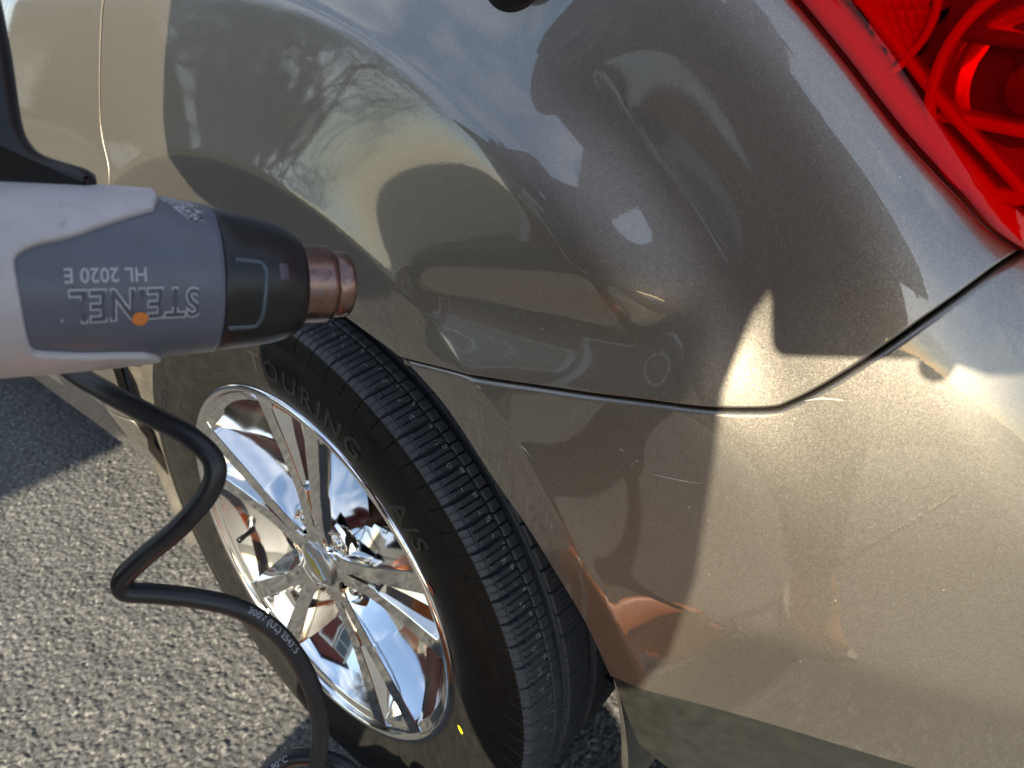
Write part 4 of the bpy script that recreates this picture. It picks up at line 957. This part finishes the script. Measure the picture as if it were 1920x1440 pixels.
def skel_tree(seed, h):
    g = np.random.default_rng(seed); V = []; F = []
    def seg(a, b, r0, r1, n=5):
        d = b-a; L_ = np.linalg.norm(d); d /= L_; u = np.cross(d, [0,0,1.] if abs(d[2]) < .9 else [1.,0,0]); u /= np.linalg.norm(u); v = np.cross(d, u); k = len(V)
        for (c, r) in ((a, r0), (b, r1)):
            for i in range(n): q = 2*PI*i/n; V.append(c+r*(u*math.cos(q)+v*math.sin(q)))
        for i in range(n): F.append((k+i, k+(i+1) % n, k+n+(i+1) % n, k+n+i))
    def grow(p, d, L_, r, lv):
        q = p
        for s in range(3):
            d2 = d+g.normal(0, .09, 3)+np.array([0,0,.06]); d2 /= np.linalg.norm(d2); b = q+d2*L_/3; seg(q, b, r*(1-.22*s), r*(1-.22*(s+1)), 6 if lv < 2 else (4 if lv < 4 else 3)); q = b; d = d2
            if lv < 5:
                for c in range(2 if lv < 4 else 2):
                    if lv == 0 and s == 0 and c == 0: continue
                    a = g.random()*6.283; u = np.cross(d, [math.cos(a), math.sin(a), .3]); u /= np.linalg.norm(u); e = d*.80+u*(.55+.25*g.random()); e /= np.linalg.norm(e)
                    grow(q, e, L_*(.62+.18*g.random()), r*.52, lv+1)
    grow(np.zeros(3), np.array([0,0,1.]), h*.36, h*.014, 0); return V, F
def plant(name, loc, trunk, crown, label, cat, group, sc=1., rz=0.):
    t = empty(name, loc); t.scale = (sc,)*3; t.rotation_euler = (0, 0, rz); tag(t, label, cat, group)
    for nm, me in (("trunk", trunk), ("crown", crown)):
        if me is None: continue
        o = bpy.data.objects.new(nm, me); link(o, t)
    return t
def mk(name, V, F, mt):
    o = raw(name, V, F, mt, None, False); me = o.data; bpy.data.objects.remove(o, do_unlink=True); return me
cm1 = mk("crown", *conifer_mesh(5.2, 1.1, 6500, 1), NEEDLE); cm2 = mk("crown", *conifer_mesh(4.3, 1.05, 6500, 2), NEEDLE)
tk = tube("trunk", [(0,0,0),(0,0,1.5),(0,0,3.2)], [.12,.09,.03], BARK); tkm = tk.data; bpy.data.objects.remove(tk, do_unlink=True)
LINE = [(-23.0,-12.2,.98,0),(-21.6,-12.0,.88,0),(-20.5,-12.0,.95,0),(-19.4,-11.9,.86,0),(-18.3,-11.8,.90,0),(-17.3,-11.7,.80,0),(-16.3,-11.6,.76,0),(-15.4,-11.5,.62,0),(-21.5,-9.6,1.0,1),(-23.5,-9.2,1.05,1)]
ORD = ["first", "second", "third", "fourth", "fifth", "sixth", "seventh", "eighth", "", "", "ninth", "tenth", "eleventh", "last"]
for i, (x, y, s, kind) in enumerate(LINE):
    lab = "tall pointed conifer %s the hedge row reflected by the door seam" % ("nearer" if i == 8 else "farther beyond") if kind else "%s green arborvitae along the hedge row reflected in the quarter panel" % ORD[i]
    plant("arborvitae", (x, y, 0), tkm, cm1 if kind else cm2, lab, "conifer", "conifers across the drive", s, i*1.3)
bt1 = mk("trunk", *skel_tree(4, 7.5), BARK); bt2 = mk("trunk", *skel_tree(9, 8.5), BARK)
for i, (x, y, s, kind) in enumerate([(-12.2,-9.6,1.1,1),(-24,-10,1.25,0),(-27,-9.5,1.3,1),(-30,-13,1.3,0),(-20,-13.5,1.2,0),(-26,-7.5,1.2,1)]):
    plant("bare_tree", (x, y, 0), bt1 if kind else bt2, None, ["leafless fan-shaped tree standing alone in front of the hedge reflection", "second leafless tree behind the tall conifers", "third leafless tree beside the cream house", "farthest leafless tree beyond the hedge", "leafless tree just behind the hedge row", "leafless tree at the near side of the cream house"][i], "tree", "bare trees across the drive", s, i*2.1)
